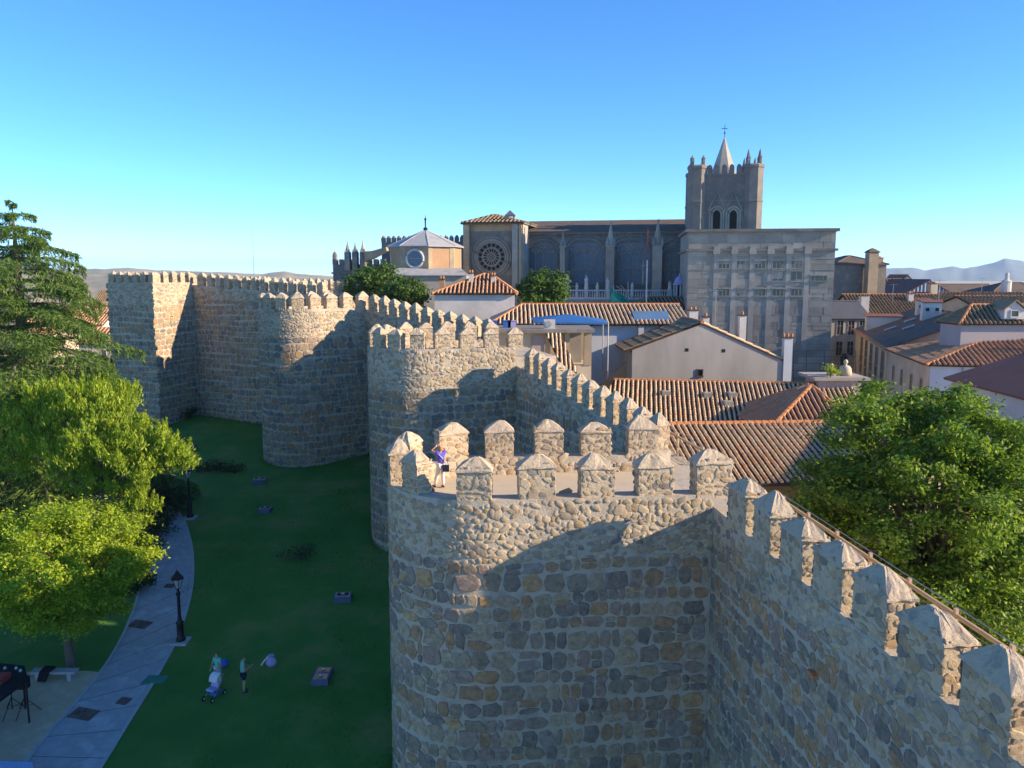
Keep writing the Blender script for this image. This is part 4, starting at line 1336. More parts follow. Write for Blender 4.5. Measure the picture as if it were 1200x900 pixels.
w_ = P(640,405,61.5); window(lg,(w_[0]-.6,61.5,w_[2]),-math.pi/2,.9,1.5,M['ashlar_gold'],M['mauve'],bars=False)
# strip of barrel tiles running down on the loggia
sA, sB = P(640,391,60.9), P(657,391,60.9); sC, sD = P(676,436,57.8), P(661,436,57.8)
roof_plane(lg, [sD,sC,(sB[0],60.9,sB[2]),(sA[0],60.9,sA[2])], M['tile'], .28, True, name='tile_strip')
# air conditioner on the flat roof
q = P(644,379,62)
ac = thing('air_conditioner', 'white air conditioner box on the flat roof under the blue tarpaulin', 'air conditioner', (q[0],62,zt))
b = MB(); b.box(q[0]-.42,q[0]+.42,61.8,62.2,zt,zt+.68); b.build('case', M['white'], ac)
b = MB(); b.tube([(q[0]-.1,61.79,zt+.34),(q[0]-.1,61.75,zt+.34)],.25,14); b.build('fan_grille', M['steel'], ac)
for (px, nm, mt, lb) in ((578,'plastic_crate','bluecloth','blue plastic crate at the end of the flat loggia roof'),(594,'plastic_crate','bluecloth','blue crate on the loggia roof between the chair and the air conditioner'),(600,'folded_chair','lilac','folded violet chair leaning on the flat loggia roof')):
    q = P(px,380,63)
    cr_ = thing(nm, lb, 'crate' if 'crate' in nm else 'chair', (q[0],63,zt))
    b = MB(); b.box(q[0]-.3,q[0]+.3,62.8,63.2,zt,zt+.5); b.build('body', M[mt], cr_)
    b = MB(); b.box(q[0]-.34,q[0]+.34,62.76,63.24,zt+.5,zt+.56); b.build('rim', M[mt], cr_)

# dark wooden fence between loggia and grey house
f0, f1 = P(695,432,60), P(735,432,72)
fe = thing('dark_fence', 'dark board fence between the loggia house and the grey gable', 'fence', (f0[0],60,8))
zt2 = f0[2]+1.0
fm = MB(); fm.box(-.11,.11,-.03,.03,0,2.6); fm = fm.mesh('board', M['iron'])
nb = 30
for i in range(nb):
    x = f0[0]+.3+(f1[0]-f0[0]-.6)*i/nb; y = 60+(10)*i/nb
    inst('board', fm, fe, Matrix.Translation((x,y,zt2-5.0+.03*i)) @ Matrix.Rotation(math.atan2(10,f1[0]-f0[0]-.6),4,'Z'))

# ------------------------------------------------------------------ white house with the orange hipped roof (in front of the rose window)
h0, h1 = P(506,344,88), P(606,344,88)
root6 = thing('white_house', 'white house with orange hipped roof in front of the rose window', 'house', ((h0[0]+h1[0])/2,92,8))
apx = P(570,321,93); ez = h0[2]
wL, wR = h0[0], h1[0]
b = MB(); b.box(wL+.25,wR-.25,88.3,98,4,ez-.1); b.build('wall', M['white'], root6)
apL = (apx[0]-.2,93,apx[2]); apR = (apx[0]+.4,93,apx[2])
c = [(wL,87.9,ez),(wR,87.9,ez),(wR,98.4,ez),(wL,98.4,ez)]
for pl in ([c[0],c[1],apR,apL],[c[1],c[2],apR],[c[2],c[3],apL,apR],[c[3],c[0],apL]):
    roof_plane(root6, pl, M['tile_red'], .42, False)
for a_, t_ in ((c[0],apL),(c[1],apR),(c[2],apR),(c[3],apL)): ridge(root6, a_, t_, .17)
for (px,py) in ((578,329),(552,326)):
    q = P(px,py,91); chimney(root6,(q[0],91,q[2]-.2),.5,.5,.7,M['white'],0,2)
q = P(512,334,94); chimney(root6,(q[0]+.6,94,q[2]-.3),.6,.6,.9,M['brick_orange'],0,2)


# ------------------------------------------------------------------ frames for rotated buildings
class Fr:
    def __init__(s, px, Y, ang, z=0.0):
        o = P(px, 300, Y); s.fr = ((o[0], o[1], z), math.radians(ang)); s.a = math.radians(ang); s.o = o
    def q(s, px, py, yl=0.0):
        """pixel -> local (x, z) on the plane local y = yl"""
        a0 = Vector((0,0,CZ)); d = Vector(P(px, py, 100)) - a0
        n = Vector((-math.sin(s.a), math.cos(s.a), 0)); c = Vector(fp(s.fr, (0, yl, 0)))
        t = (c-a0).dot(n)/d.dot(n); w = a0 + d*t
        r = w - Vector(s.fr[0])
        return r.x*math.cos(s.a)+r.y*math.sin(s.a), r.z
    def w(s, x, y, z): return fp(s.fr, (x, y, z))

# ------------------------------------------------------------------ stone block in front of the cathedral tower
K = Fr(806, 102, -8)
x1, zt = K.q(980, 271); _, zt0 = K.q(806, 272); zt = (zt+zt0)/2
zb = 6.0
mid = K.w(x1/2, 8, zb)
blk = thing('stone_building', 'big pale ashlar block with pilasters and rows of small windows below the cathedral tower', 'building', mid)
def kb(name, mat, *boxes, parent=None):
    b = MB()
    for bx in boxes: b.fbox(K.fr, *bx)
    return b.build(name, mat, parent or blk)
kb('wall', M['ashlar'], (0,x1,0,15,zb-1,zt))
kb('cornice', M['ashlar_dark'], (-.35,x1+.35,-.35,15.3,zt,zt+.35))
zc = K.q(890,293)[1]
kb('cornice', M['ashlar_dark'], (-.25,x1+.3,-.25,15.2,zc-.12,zc+.16))
for py in (303,316,337,348,369,381):
    z = K.q(890,py)[1]; kb('string_course', M['ashlar'], (-.04,x1+.04,-.05,.02,z-.06,z+.06))
pil = [838,859,880,901,922.5,944]
zp0 = K.q(890,404)[1]; zp1 = K.q(890,298)[1]
for i, px in enumerate(pil):
    x = K.q(px,350)[0]
    pl_ = kb('pilaster', M['pilaster'], (x-.30,x+.30,-.08,.02,zp0-(i % 2)*.7,zp1))
    kb('capital', M['pilaster'], (x-.42,x+.42,-.3,.02,zp1,zp1+.5), (x-.36,x+.36,-.26,.02,zp1+.5,zp1+.95), parent=pl_)
def tri_window(px0, px1, py0, py1, n=3):
    xa, za = K.q(px0,py0); xb, zb_ = K.q(px1,py1)
    w = xb-xa
    bx = [(xa+w*k/n-.04, xa+w*k/n+.04, -.09, .01, zb_, za) for k in range(n+1)]
    bx += [(xa-.1,xb+.1,-.16,.01,za,za+.14), (xa-.1,xb+.1,-.18,.01,zb_-.12,zb_)]
    f = kb('window', M['ashlar'], *bx)
    kb('pane', M['glass'], (xa,xb,-.03,.01,zb_,za), parent=f)
for i in range(5):
    tri_window(pil[i]+4.2, pil[i+1]-4.2, 305.5, 314.5)
    tri_window(pil[i]+4.2, pil[i+1]-4.2, 338.5, 346.5)
    if i in (3,4): tri_window(pil[i]+4.2, pil[i+1]-4.2, 318, 329, 2)
tri_window(950,969,323,329,4)
rng = random.Random(9)
am = MB(); am.box(-.5,.5,-.5,.5,-.5,.5); am = am.mesh('stone', M['ashlar'])
cells = []
z = zb+1.5
while z < zt-.9:
    hgt = rng.uniform(.75,1.0); x = .05
    while x < x1-.4:
        w = min(rng.uniform(1.2,2.4), x1-.02-x)
        if w > .5: cells.append((x,z,w,hgt))
        x += w
    z += hgt
rng.shuffle(cells)
Rk = Matrix.Rotation(K.a, 4, 'Z')
for (x,z,w,hgt) in cells[:250]:
    inst('stone', am, blk, Matrix.Translation(K.w(x+w/2, 0, z+hgt/2)) @ Rk @ Matrix.Diagonal((w-.05,.055*rng.uniform(.5,1.4),hgt-.05,1)))
fn_ = thing('wire_fence', 'thin metal mesh fence at the foot of the ashlar block', 'fence', P(930,446,88))
for px in (930,945,966,985,1003):
    q = P(px,446,88); t = P(px,411,88); b = MB(); b.tube([(q[0],88,q[2]-.5),(t[0],88,t[2])], .03, 5); b.build('post', M['iron'], fn_)
for py in (411,418,426,434):
    a_, c_ = P(930,py,88), P(1003,py,88); b = MB(); b.tube([a_,c_], .015, 4); b.build('wire', M['iron'], fn_)

# ------------------------------------------------------------------ cathedral
C = Fr(615, 138, -12)
cath = thing('cathedral_church', 'dark granite cathedral with rose window, tall traceried nave windows and battlemented tower', 'cathedral', C.w(10,8,6.4))
def cb_(name, mat, *boxes, parent=None):
    b = MB()
    for bx in boxes: b.fbox(C.fr, *bx)
    return b.build(name, mat, parent or cath)
xe, ze = C.q(803, 272); ze = C.q(690,272)[1]; zr = C.q(690,261)[1]
nave = cb_('nave_wall', M['ashlar_dark'], (-1, xe+1, 0, 14, 5, ze))
# nave roof
b = MB(); b.prism([C.w(-1,-.5,ze), C.w(xe+1,-.5,ze), C.w(xe+1,6.5,zr+.6), C.w(-1,6.5,zr+.6)], (0,0,.18)); 
b.prism([C.w(xe+1,14.5,ze), C.w(-1,14.5,ze), C.w(-1,6.5,zr+.6), C.w(xe+1,6.5,zr+.6)], (0,0,.18)); b.build('nave_roof', M['dark_roof'], cath)
# corbel table under the eave
bx = []
x = 0
while x < xe:
    bx.append((x, x+.25, -.3, .02, ze-.75, ze-.3)); x += .62
cb_('corbel_table', M['ashlar_dark'], (-1, xe, -.4, .02, ze-.3, ze-.02), *bx)
def arch_pts(cx, half, zs, zap, n=10):
    """pointed arch outline from left foot over apex to right foot (x,z)"""
    H = zap-zs; R = (half*half+H*H)/(2*half)
    left = []
    a1 = math.asin(min(1, H/R))
    for i in range(n+1):
        a = a1*i/n
        left.append((cx-half+R-R*math.cos(a), zs+R*math.sin(a)))
    right = [(2*cx-x, z) for x, z in left[::-1]]
    return left + right[1:]
def gothic(cpx, half, py_ap, py_sp, py_bot, yl, parent, lights=4):
    cx, za = C.q(cpx, py_ap, yl); zs = C.q(cpx, py_sp, yl)[1]; zb0 = C.q(cpx, py_bot, yl)[1]
    pts = [(cx-half, zb0)] + arch_pts(cx, half, zs, za) + [(cx+half, zb0)]
    b = MB(); b.tube([C.w(x, yl-.12, z) for x, z in pts], .30, 6)
    k = 1.17
    pts2 = [(cx-half*k, zb0)] + arch_pts(cx, half*k, zs, za+half*.22) + [(cx+half*k, zb0)]
    b.tube([C.w(x, yl-.05, z) for x, z in pts2], .22, 6)
    f = b.build('gothic_window', M['tower_stone'], parent)
    g_ = MB(); g_.prism([C.w(x, yl-.02, z) for x, z in pts][::-1], Vector(C.w(0,-.03,0))-Vector(C.w(0,0,0))); g_.build('leaded_glass', M['leaded'], f)
    t = MB()
    for i in range(1, lights):
        x = cx-half+2*half*i/lights
        t.tube([C.w(x,yl-.12,zb0), C.w(x,yl-.12,zs)], .085, 5)
    for i in range(lights):
        xm = cx-half+2*half*(i+.5)/lights
        t.tube([C.w(px_,yl-.12,pz_) for px_, pz_ in arch_pts(xm, half/lights, zs-.1, zs+half/lights*1.5, 4)], .07, 5)
    for (ox, oz, r) in ((-half*.45, .42*(za-zs), half*.26), (half*.45, .42*(za-zs), half*.26), (0, .70*(za-zs), half*.24), (0,.36*(za-zs), half*.2)):
        t.tube([C.w(cx+ox+r*math.cos(a), yl-.12, zs+oz+r*math.sin(a)) for a in [2*math.pi*i/12 for i in range(13)]], .07, 5)
        for a in (0,1.047,2.094):
            t.tube([C.w(cx+ox-r*math.cos(a),yl-.12,zs+oz-r*math.sin(a)), C.w(cx+ox+r*math.cos(a),yl-.12,zs+oz+r*math.sin(a))], .045, 4)
    zz = zb0 + (zs-zb0)*.5
    t.tube([C.w(cx-half,yl-.12,zz), C.w(cx+half,yl-.12,zz)], .07, 4)
    t.build('tracery', M['pilaster'], f)
for cpx, half in ((637,2.6),(686,3.3),(740,3.3),(788,2.1)):
    gothic(cpx, half, 281, 300, 333, 0, cath)
# buttress piers with pinnacles
def pinnacle(parent, x, y, z, r, h, mat, n=8):
    b = MB(); c = C.w(x,y,z)
    b.lathe(c, [(r,0),(r*1.15,.1),(r*.9,.2),(r*.5,h*.5),(r*.12,h*.9),(r*.3,h*.93),(r*.3,h*.97),(.02,h)], n)
    for i in range(4):
        a = i*math.pi/2+math.pi/4; q = (c[0]+r*1.1*math.cos(a), c[1]+r*1.1*math.sin(a), z)
        b.lathe(q, [(r*.28,0),(r*.3,h*.12),(.01,h*.35)], 6)
    return b.build('pinnacle', mat, parent)
for (px, w, pytop, pypin) in ((659,.8,290,270),(715,1.35,289,261),(770.5,1.5,288,258)):
    yl = -5
    x, z = C.q(px, pytop, yl); zp = C.q(px, pypin, yl)[1]
    pr = cb_('buttress', M['ashlar'], (x-w/2,x+w/2,yl,0.5,6,z), (x-w/2-.12,x+w/2+.12,yl-.12,yl+1.6,z-.9,z-.75), (x-w/2-.15,x+w/2+.15,yl-.15,yl+1.6,z,z+.2))
    pinnacle(pr, x, yl+.7, z+.2, w*.52, zp-z, M['ashlar'])
# transept front with the rose window
yt = -7.0
xa, zta = C.q(545,263,yt); xb, _ = C.q(607,263,yt)
cb_('transept_wall', M['ashlar_dark'], (xa,xb,yt,8,5,zta))
cb_('transept_band', M['ashlar_gold'], (xa+.8,xb-.8,yt-.03,yt+.1,zta-1.1,zta-.05))
cb_('buttress', M['ashlar_gold'], (xa-.1,xa+.85,yt-.9,yt+.5,5,zta-.1))
xb0 = C.q(600,300,yt-1)[0]
cb_('buttress', M['ashlar'], (xb0,xb+.15,yt-1.0,yt-.2,5,zta-.1), (xb-.1,xb+.95,yt-.6,yt+4,5,zta-.12))
cb_('buttress', M['ashlar_gold'], (xb+.3,xb+.75,yt-.9,yt+.2,5,zta-.12))
cb_('eave_cornice', M['ashlar_dark'], (xa-.4,xb+1.2,yt-1.2,8.2,zta-.05,zta+.14))
zap = C.q(580,252,yt+5)[1]
w0, w1 = xa-.45, xb+1.2
c4 = [C.w(w0,yt-1.3,zta+.15),C.w(w1,yt-1.3,zta+.15),C.w(w1,9,zta+.15),C.w(w0,9,zta+.15)]
ax0, ax1 = C.w((w0+w1)/2-1,yt+4.5,zap), C.w((w0+w1)/2-1,4,zap)
for pl in ([c4[0],c4[1],ax0],[c4[1],c4[2],ax1,ax0],[c4[2],c4[3],ax1],[c4[3],c4[0],ax0,ax1]):
    roof_plane(cath, pl, M['tile_brown'], .62, False)
bgx, bgz = C.q(598,262,yt+.5)
bg_ = cb_('bell_gable', M['ashlar'], (bgx-.75,bgx-.45,yt+.3,yt+.8,zta,bgz+1.1),(bgx+.45,bgx+.75,yt+.3,yt+.8,zta,bgz+1.1),(bgx-.85,bgx+.85,yt+.25,yt+.85,bgz+1.1,bgz+1.35))
b = MB(); b.prism([C.w(bgx-.8,yt+.3,bgz+1.35),C.w(bgx+.8,yt+.3,bgz+1.35),C.w(bgx,yt+.3,bgz+2.1)], Vector(C.w(0,.5,0))-Vector(C.w(0,0,0))); b.build('gable', M['ashlar'], bg_)
b = MB(); b.lathe(C.w(bgx,yt+.55,bgz+.1), [(.38,0),(.3,.35),(.18,.6),(.05,.7)], 10); b.build('bell', M['iron'], bg_)
# rose window
rx, rz0 = C.q(576,301,yt); R_ = 2.35
ro = MB()
def ring(mb, r, tr, yl, n=32): mb.tube([C.w(rx+r*math.cos(2*math.pi*i/n), yl, rz0+r*math.sin(2*math.pi*i/n)) for i in range(n+1)], tr, 6)
ring(ro, R_*1.35, .22, yt-.03); ring(ro, R_*1.15, .2, yt-.06); ring(ro, R_, .14, yt-.1); ring(ro, R_*.6, .1, yt-.1); ring(ro, R_*.28, .1, yt-.1)
rose = ro.build('rose_window', M['ashlar'], cath)
gl = MB(); gl.tube([C.w(rx,yt-.02,rz0), C.w(rx,yt-.05,rz0)], R_, 32); gl.build('rose_glass', M['ashlar_dark'], rose)
sp_ = MB()
for i in range(16):
    a = 2*math.pi*i/16
    sp_.tube([C.w(rx+R_*.28*math.cos(a),yt-.1,rz0+R_*.28*math.sin(a)), C.w(rx+R_*.7*math.cos(a),yt-.1,rz0+R_*.7*math.sin(a))], .07, 5)
sp_.build('spoke', M['ashlar'], rose)
for i in range(16):
    a = 2*math.pi*(i+.5)/16; r = R_*.79; c = (rx+r*math.cos(a), rz0+r*math.sin(a))
    pe = MB(); pe.tube([C.w(c[0],yt-.06,c[1]), C.w(c[0],yt-.075,c[1])], R_*.115, 10); pe.build('rose_light', M['void'], rose)
    if i % 1 == 0:
        a2 = a; pe = MB(); r2 = R_*.45; pe.tube([C.w(rx+r2*math.cos(a2)*.75,yt-.065,rz0+r2*math.sin(a2)*.75), C.w(rx+r2*math.cos(a2)*1.2,yt-.065,rz0+r2*math.sin(a2)*1.2)], .10, 6); pe.build('rose_light', M['void'], rose)

# the battlemented bell tower
ytw = -9
tx0, tz = C.q(804,205,ytw); tx1, _ = C.q(895,205,ytw)
wd = tx1-tx0
tz = C.q(850,192,ytw)[1]
zb9 = 8
core = cb_('tower_wall', M['ashlar_dark'], (tx0+1.6,tx1-1.6,ytw+.55,ytw+wd+1,zb9,tz-1.4), (tx0+.4,tx1-.4,ytw+2.6,ytw+wd-1,zb9,tz-1.4))
for (a0,a1,f) in ((tx0,tx0+3.3,0),(tx1-2.7,tx1,0),(tx0,tx0+2.7,1),(tx1-2.7,tx1,1)):
    y0_ = ytw+1.35 if not f else ytw+wd-.35
    b = MB(); cc_ = C.w((a0+a1)/2, y0_, zb9); b.lathe(cc_, [(1.5,0),(1.5,tz-zb9-.6),(1.62,tz-zb9-.5),(1.62,tz-zb9-.2),(1.4,tz-zb9)], 8, 0, C.a+math.pi/8)
    for k in (-.5,-7,-12): b.lathe((cc_[0],cc_[1],tz-5.0+k), [(1.5,0),(1.58,.05),(1.58,.25),(1.5,.3)], 8, 0, C.a+math.pi/8)
    tt = b.build('corner_turret', M['tower_stone'], cath)
    for k in range(4):
        a = C.a + math.pi/4 + k*math.pi/2; q = (cc_[0]+1.15*math.cos(a), cc_[1]+1.15*math.sin(a), tz-.05)
        pm_ = MB(); hh = (2.2 if (a0 > tx0+3) else 1.5); pm_.lathe(q, [(.28,0),(.30,.9),(.36,1.0),(.22,1.1),(.02,hh)], 6); pm_.build('pinnacle', M['ashlar_dark'], tt)
for zz in (tz-1.5, tz-5.2, tz-11.5):
    cb_('string_course', M['ashlar_dark'], (tx0+3.0,tx1-2.4,ytw+.4,ytw+.65,zz-.12,zz+.12))
n_ = 5
for i in range(n_):
    x = tx0+2.9+(wd-5.8)*(i+.5)/n_
    b = MB(); b.fbox(C.fr, x-.36,x+.36,ytw+.6,ytw+1.05,tz-1.4,tz-.4); b.lathe(C.w(x,ytw+.82,tz-.4), [(.36,0),(.3,.25),(.12,.42)], 8); b.build('merlon', M['ashlar_dark'], cath)
    x2 = x
    b = MB(); b.fbox(C.fr, x2-.36,x2+.36,ytw+wd+.3,ytw+wd+.75,tz-1.4,tz-.4); b.build('merlon', M['ashlar_dark'], cath)
sx, sz = C.q(848,194,ytw+wd/2); sap = C.q(848,161,ytw+wd/2)[1]
b = MB(); b.lathe(C.w(sx,ytw+wd/2,tz-3), [(2.3,0),(2.0,2.2),(.06,sap-tz+3)], 8, 0, .2); spire = b.build('spire', M['ashlar'], cath)
b = MB(); tp = C.w(sx,ytw+wd/2,sap)
b.tube([(tp[0],tp[1],sap-.3),(tp[0],tp[1],sap+1.9)], .04, 5); b.tube([(tp[0]-.5,tp[1],sap+1.3),(tp[0]+.4,tp[1],sap+1.3)], .05, 5); b.lathe((tp[0],tp[1],sap+.5), [(.02,0),(.18,.12),(.02,.3)], 8); b.build('weather_vane', M['iron'], spire)
# belfry openings
for px in (840,859.5):
    x, za = C.q(px,245,ytw+.55); zb0 = C.q(px,276,ytw+.55)[1]
    ol = [(x-.68,zb0)] + arch_pts(x,.68,za-.9,za,6) + [(x+.68,zb0)]
    b = MB(); b.tube([C.w(u,ytw+.47,v) for u,v in ol], .17, 6); b.tube([C.w(x+(u-x)*1.45,ytw+.52,v+(.35 if v > za-.95 else 0)) for u,v in ol], .14, 6)
    f = b.build('belfry_opening', M['ashlar'], cath)
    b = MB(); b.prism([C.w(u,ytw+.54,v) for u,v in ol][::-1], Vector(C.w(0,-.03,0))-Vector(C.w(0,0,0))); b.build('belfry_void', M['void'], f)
    gq = [(x-1.25,za-.3),(x,za+2.5),(x+1.25,za-.3)]
    b = MB(); b.tube([C.w(u,ytw+.45,v) for u,v in gq], .12, 5); b.build('gable_moulding', M['ashlar'], f)
# east end: battlements, flying buttress and pinnacles
ye = -2
ex0, ez_ = C.q(390,310,ye); ex1, _ = C.q(436,310,ye)
cim = cb_('apse_wall', M['ashlar_dark'], (ex0,ex1+8,ye,ye+14,5,ez_))
cb_('string_course', M['ashlar_dark'], (ex0-.2,ex1,ye-.25,ye+.1,ez_-1.6,ez_-1.3))
x = ex0
while x < ex1+2:
    b = MB(); b.fbox(C.fr, x,x+.8,ye-.15,ye+.6,ez_,ez_+.9); b.build('merlon', M['ashlar_dark'], cath); x += 1.25
b = MB(); b.lathe(C.w(ex0+.3,ye+.3,ez_), [(.4,0),(.45,1.6),(.3,2.0),(.02,2.3)], 6); b.build('pinnacle', M['ashlar_dark'], cath)
ux0, uz = C.q(447,284,2); ux1, _ = C.q(545,284,2)
cb_('choir_wall', M['ashlar_dark'], (ux0,ux1,2,14,5,uz))
x = ux0
while x < ux1:
    b = MB(); b.fbox(C.fr, x,x+.65,1.85,2.5,uz,uz+.75); q_ = C.w(x+.33,2.2,uz+.75); b.lathe(q_, [(.32,0),(.28,.2),(.08,.4)], 8); b.build('merlon', M['ashlar_dark'], cath); x += .95
for (px, pt_) in ((407,284),(416,286),(425,283)):
    x, zt_ = C.q(px,pt_,-3); zb_ = C.q(px,304,-3)[1]
    b = MB(); b.fbox(C.fr, x-.45,x+.45,-3.4,-2.5,ez_-1,zb_+1.2); pr = b.build('buttress', M['ashlar'] if px < 410 else M['ashlar_dark'], cath)
    pinnacle(pr, x, -3, zb_+1.2, .42, zt_-zb_-1.0, M['ashlar'])
fa = [C.q(424,308,-3), C.q(424,295,-3), C.q(437,294,-3), C.q(453,289.5,-3), C.q(454,294,-3), C.q(440,302,-3)]
b = MB(); b.prism([C.w(u,-3.4,v) for u,v in fa], Vector(C.w(0,1.1,0))-Vector(C.w(0,0,0))); b.build('flying_buttress', M['ashlar_gold'], cath)

# ------------------------------------------------------------------ octagonal chapel
O = Fr(497, 122, 0)
ox, oz = O.q(499,288); Yo = 122+4.8
R8 = 5.35
oc = (P(499,300,Yo)[0], Yo)
octo = thing('octagonal_chapel', 'octagonal chapel with grey lead roof, round window and orange panels', 'chapel', (oc[0],oc[1],6.4))
ez8 = P(499,289,122)[2]; bz8 = P(499,317,122)[2]; az8 = P(499,270,Yo)[2]
b = MB(); b.lathe((oc[0],oc[1],0), [(R8,bz8-1),(R8,ez8)], 8, 0, math.pi/8-.22); b.build('drum_wall', M['ashlar'], octo)
b = MB(); b.lathe((oc[0],oc[1],0), [(R8+.55,ez8),(R8+.55,ez8+.12),(R8*.5,(ez8+az8)/2+.25),(.25,az8),(.2,az8+.3)], 8, 0, math.pi/8-.22); rf8 = b.build('roof', M['slate'], octo)
for k in range(8):
    a = math.pi/8-.22+k*math.pi/4
    b = MB(); b.tube([(oc[0]+(R8+.5)*math.cos(a),oc[1]+(R8+.5)*math.sin(a),ez8+.14),(oc[0]+R8*.5*math.cos(a),oc[1]+R8*.5*math.sin(a),(ez8+az8)/2+.27),(oc[0],oc[1],az8+.05)], .07, 5); b.build('roof_rib', M['slate'], rf8)
b = MB(); tp8 = P(499,252,Yo)[2]; b.lathe((oc[0],oc[1],az8), [(.3,0),(.35,.3),(.1,.5),(.12,1.5),(.2,1.7),(.05,1.9),(.03,tp8-az8)], 8); b.build('finial', M['iron'], rf8)
apo = R8*math.cos(math.pi/8)
for k in range(8):
    a = -.22+k*math.pi/4
    n2 = Vector((math.cos(a), math.sin(a), 0))
    if n2.y > .3: continue
    fr8 = ((oc[0]+n2.x*apo, oc[1]+n2.y*apo, (bz8+ez8)/2), a+math.pi/2)
    hh = (ez8-bz8)/2
    b = MB(); b.fbox(fr8,-1.45,1.45,-.05,.02,-hh+.35,hh-.3); pn = b.build('panel', M['brick_orange'], octo)
    for s_ in (-1,1):
        b = MB(); b.fbox(fr8, s_*1.75-.32, s_*1.75+.32, -.1, .02, -hh, hh); b.build('pilaster', M['ashlar_gold'], octo)
    if k == 6:
        b = MB(); cc_ = fp(fr8,(0,-.06,0)); cd = fp(fr8,(0,-.12,0))
        b.tube([fp(fr8,(1.3*math.cos(2*math.pi*i/24),-.1,1.3*math.sin(2*math.pi*i/24))) for i in range(25)], .2, 6); ow = b.build('round_window', M['white'], octo)
        b = MB(); b.tube([cc_,cd], 1.22, 24); b.build('pane', M['leaded'], ow)
        b = MB()
        for a3 in (0,math.pi/2): b.tube([fp(fr8,(-1.2*math.cos(a3),-.15,-1.2*math.sin(a3))),fp(fr8,(1.2*math.cos(a3),-.15,1.2*math.sin(a3)))], .05, 5)
        b.build('glazing_bar', M['ashlar'], ow)
lz0, lz1 = P(450,318,118)[2], P(450,323,118)[2]
lx0, lx1 = P(446,320,118)[0], P(546,320,118)[0]
b = MB(); b.box(lx0,lx1,119,134,6,lz1); b.build('lower_wall', M['ashlar'], octo)
b = MB(); b.prism([(lx0-.4,118.5,lz1),(lx1+.4,118.5,lz1),(lx1-1,122,lz0+.4),(lx0+2,122,lz0+.4)],(0,0,.12)); b.build('lower_roof', M['slate'], octo)

# ------------------------------------------------------------------ lower church parts: balustrade with statues, cupola, net
YS = 116
bal = thing('balustrade', 'pale stone balustrade with statues below the nave windows', 'balustrade', P(690,352,YS))
a_, c_ = P(659,351,YS), P(806,351,YS); zt_ = P(690,340,YS)[2]
zb_ = a_[2]
b = MB(); b.box(a_[0],c_[0],YS,YS+12,6,zb_-.002); b.build('base_wall', M['ashlar'], bal)
b = MB(); b.box(a_[0],c_[0],YS-.1,YS+.3,zb_,zb_+.25); b.box(a_[0],c_[0],YS-.08,YS+.28,zt_-.12,zt_+.06); b.build('rail', M['white'], bal)
bm_ = MB(); bm_.lathe((0,0,0), [(.06,0),(.11,.3),(.06,.7),(.08,1)], 6); bm_ = bm_.mesh('baluster', M['white'])
x = a_[0]+.15
while x < c_[0]:
    inst('baluster', bm_, bal, Matrix.Translation((x,YS+.1,zb_+.24)) @ Matrix.Diagonal((1,1,zt_-zb_-.34,1))); x += .34
for px in (676,700,741):
    q = P(px,340,YS); b = MB(); b.lathe((q[0],YS+.1,zb_), [(.2,0),(.2,1.7),(.26,1.75),(.05,2.4)], 6); b.build('finial', M['white'], bal)
for k, px in enumerate((664.5,687,712,785)):
    q = P(px,345,YS)
    st_ = thing('stone_statue', ['weathered pale statue at the end of the balustrade beside the green tree','pale robed statue in the middle of the balustrade','pale statue on the balustrade in front of the tall buttress','small pale statue near the cupola on the balustrade'][k], 'statue', (q[0],YS+.1,zt_), 'statues on the church balustrade')
    hs = [1.9,2.0,1.7,1.2][k]
    b = MB(); b.box(q[0]-.25,q[0]+.25,YS-.15,YS+.35,zb_+.2,zt_+.07); b.build('pedestal', M['white'], st_)
    b = MB(); b.lathe((q[0],YS+.1,zt_+.06), [(.30,0),(.27,hs*.3),(.22,hs*.55),(.30,hs*.70),(.24,hs*.78),(.10,hs*.82),(.13,hs*.88),(.14,hs*.94),(.05,hs)], 9); b.build('figure', M['white'], st_)
cu = P(796,350,112); 
cup = thing('stone_cupola', 'little white domed lantern cupola beside the ashlar block', 'cupola', cu)
b = MB(); hz_ = P(796,334,112)[2]-cu[2]; dz_ = P(796,320,112)[2]-cu[2]
for k in range(8):
    a = k*math.pi/4; b.tube([(cu[0]+.68*math.cos(a),112+.68*math.sin(a),cu[2]-.3),(cu[0]+.68*math.cos(a),112+.68*math.sin(a),cu[2]+hz_)], .13, 6)
b.build('columns', M['white'], cup)
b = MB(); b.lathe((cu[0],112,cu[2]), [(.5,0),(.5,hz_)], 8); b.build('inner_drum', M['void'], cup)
b = MB(); b.lathe((cu[0],112,cu[2]+hz_), [(.95,0),(.95,.15),(.8,.2),(.72,.55),(.5,.95),(.2,1.2),(.1,1.25),(.12,1.5),(.02,dz_-hz_)], 14); b.build('dome', M['lilac'], cup, True)
b = MB(); b.box(cu[0]-1.2,cu[0]+1.2,111,113,6,cu[2]-.001); b.build('plinth', M['ashlar'], cup)
# brown hipped roof below the cupola
r0_, r1_ = P(736,362,104), P(812,362,104); rp = P(762,348,109)
hb_ = thing('tiled_house', 'brown tiled hip roof below the church balustrade and cupola', 'house', (r0_[0]+4,107,6.4))
b = MB(); b.box(r0_[0]+.3,r1_[0]-.3,104.4,111,6,r0_[2]-.1); b.build('wall', M['white'], hb_)
roof_plane(hb_, [r0_,r1_,(r1_[0],109,rp[2]),(rp[0],109,rp[2])], M['tile_brown'], .5, False)
roof_plane(hb_, [(r0_[0],112,r0_[2]),r0_,(rp[0],109,rp[2])], M['tile_brown'], .5, False)
ridge(hb_, r0_, (rp[0],109,rp[2]), .15); ridge(hb_, (rp[0],109,rp[2]), (r1_[0],109,rp[2]), .15)
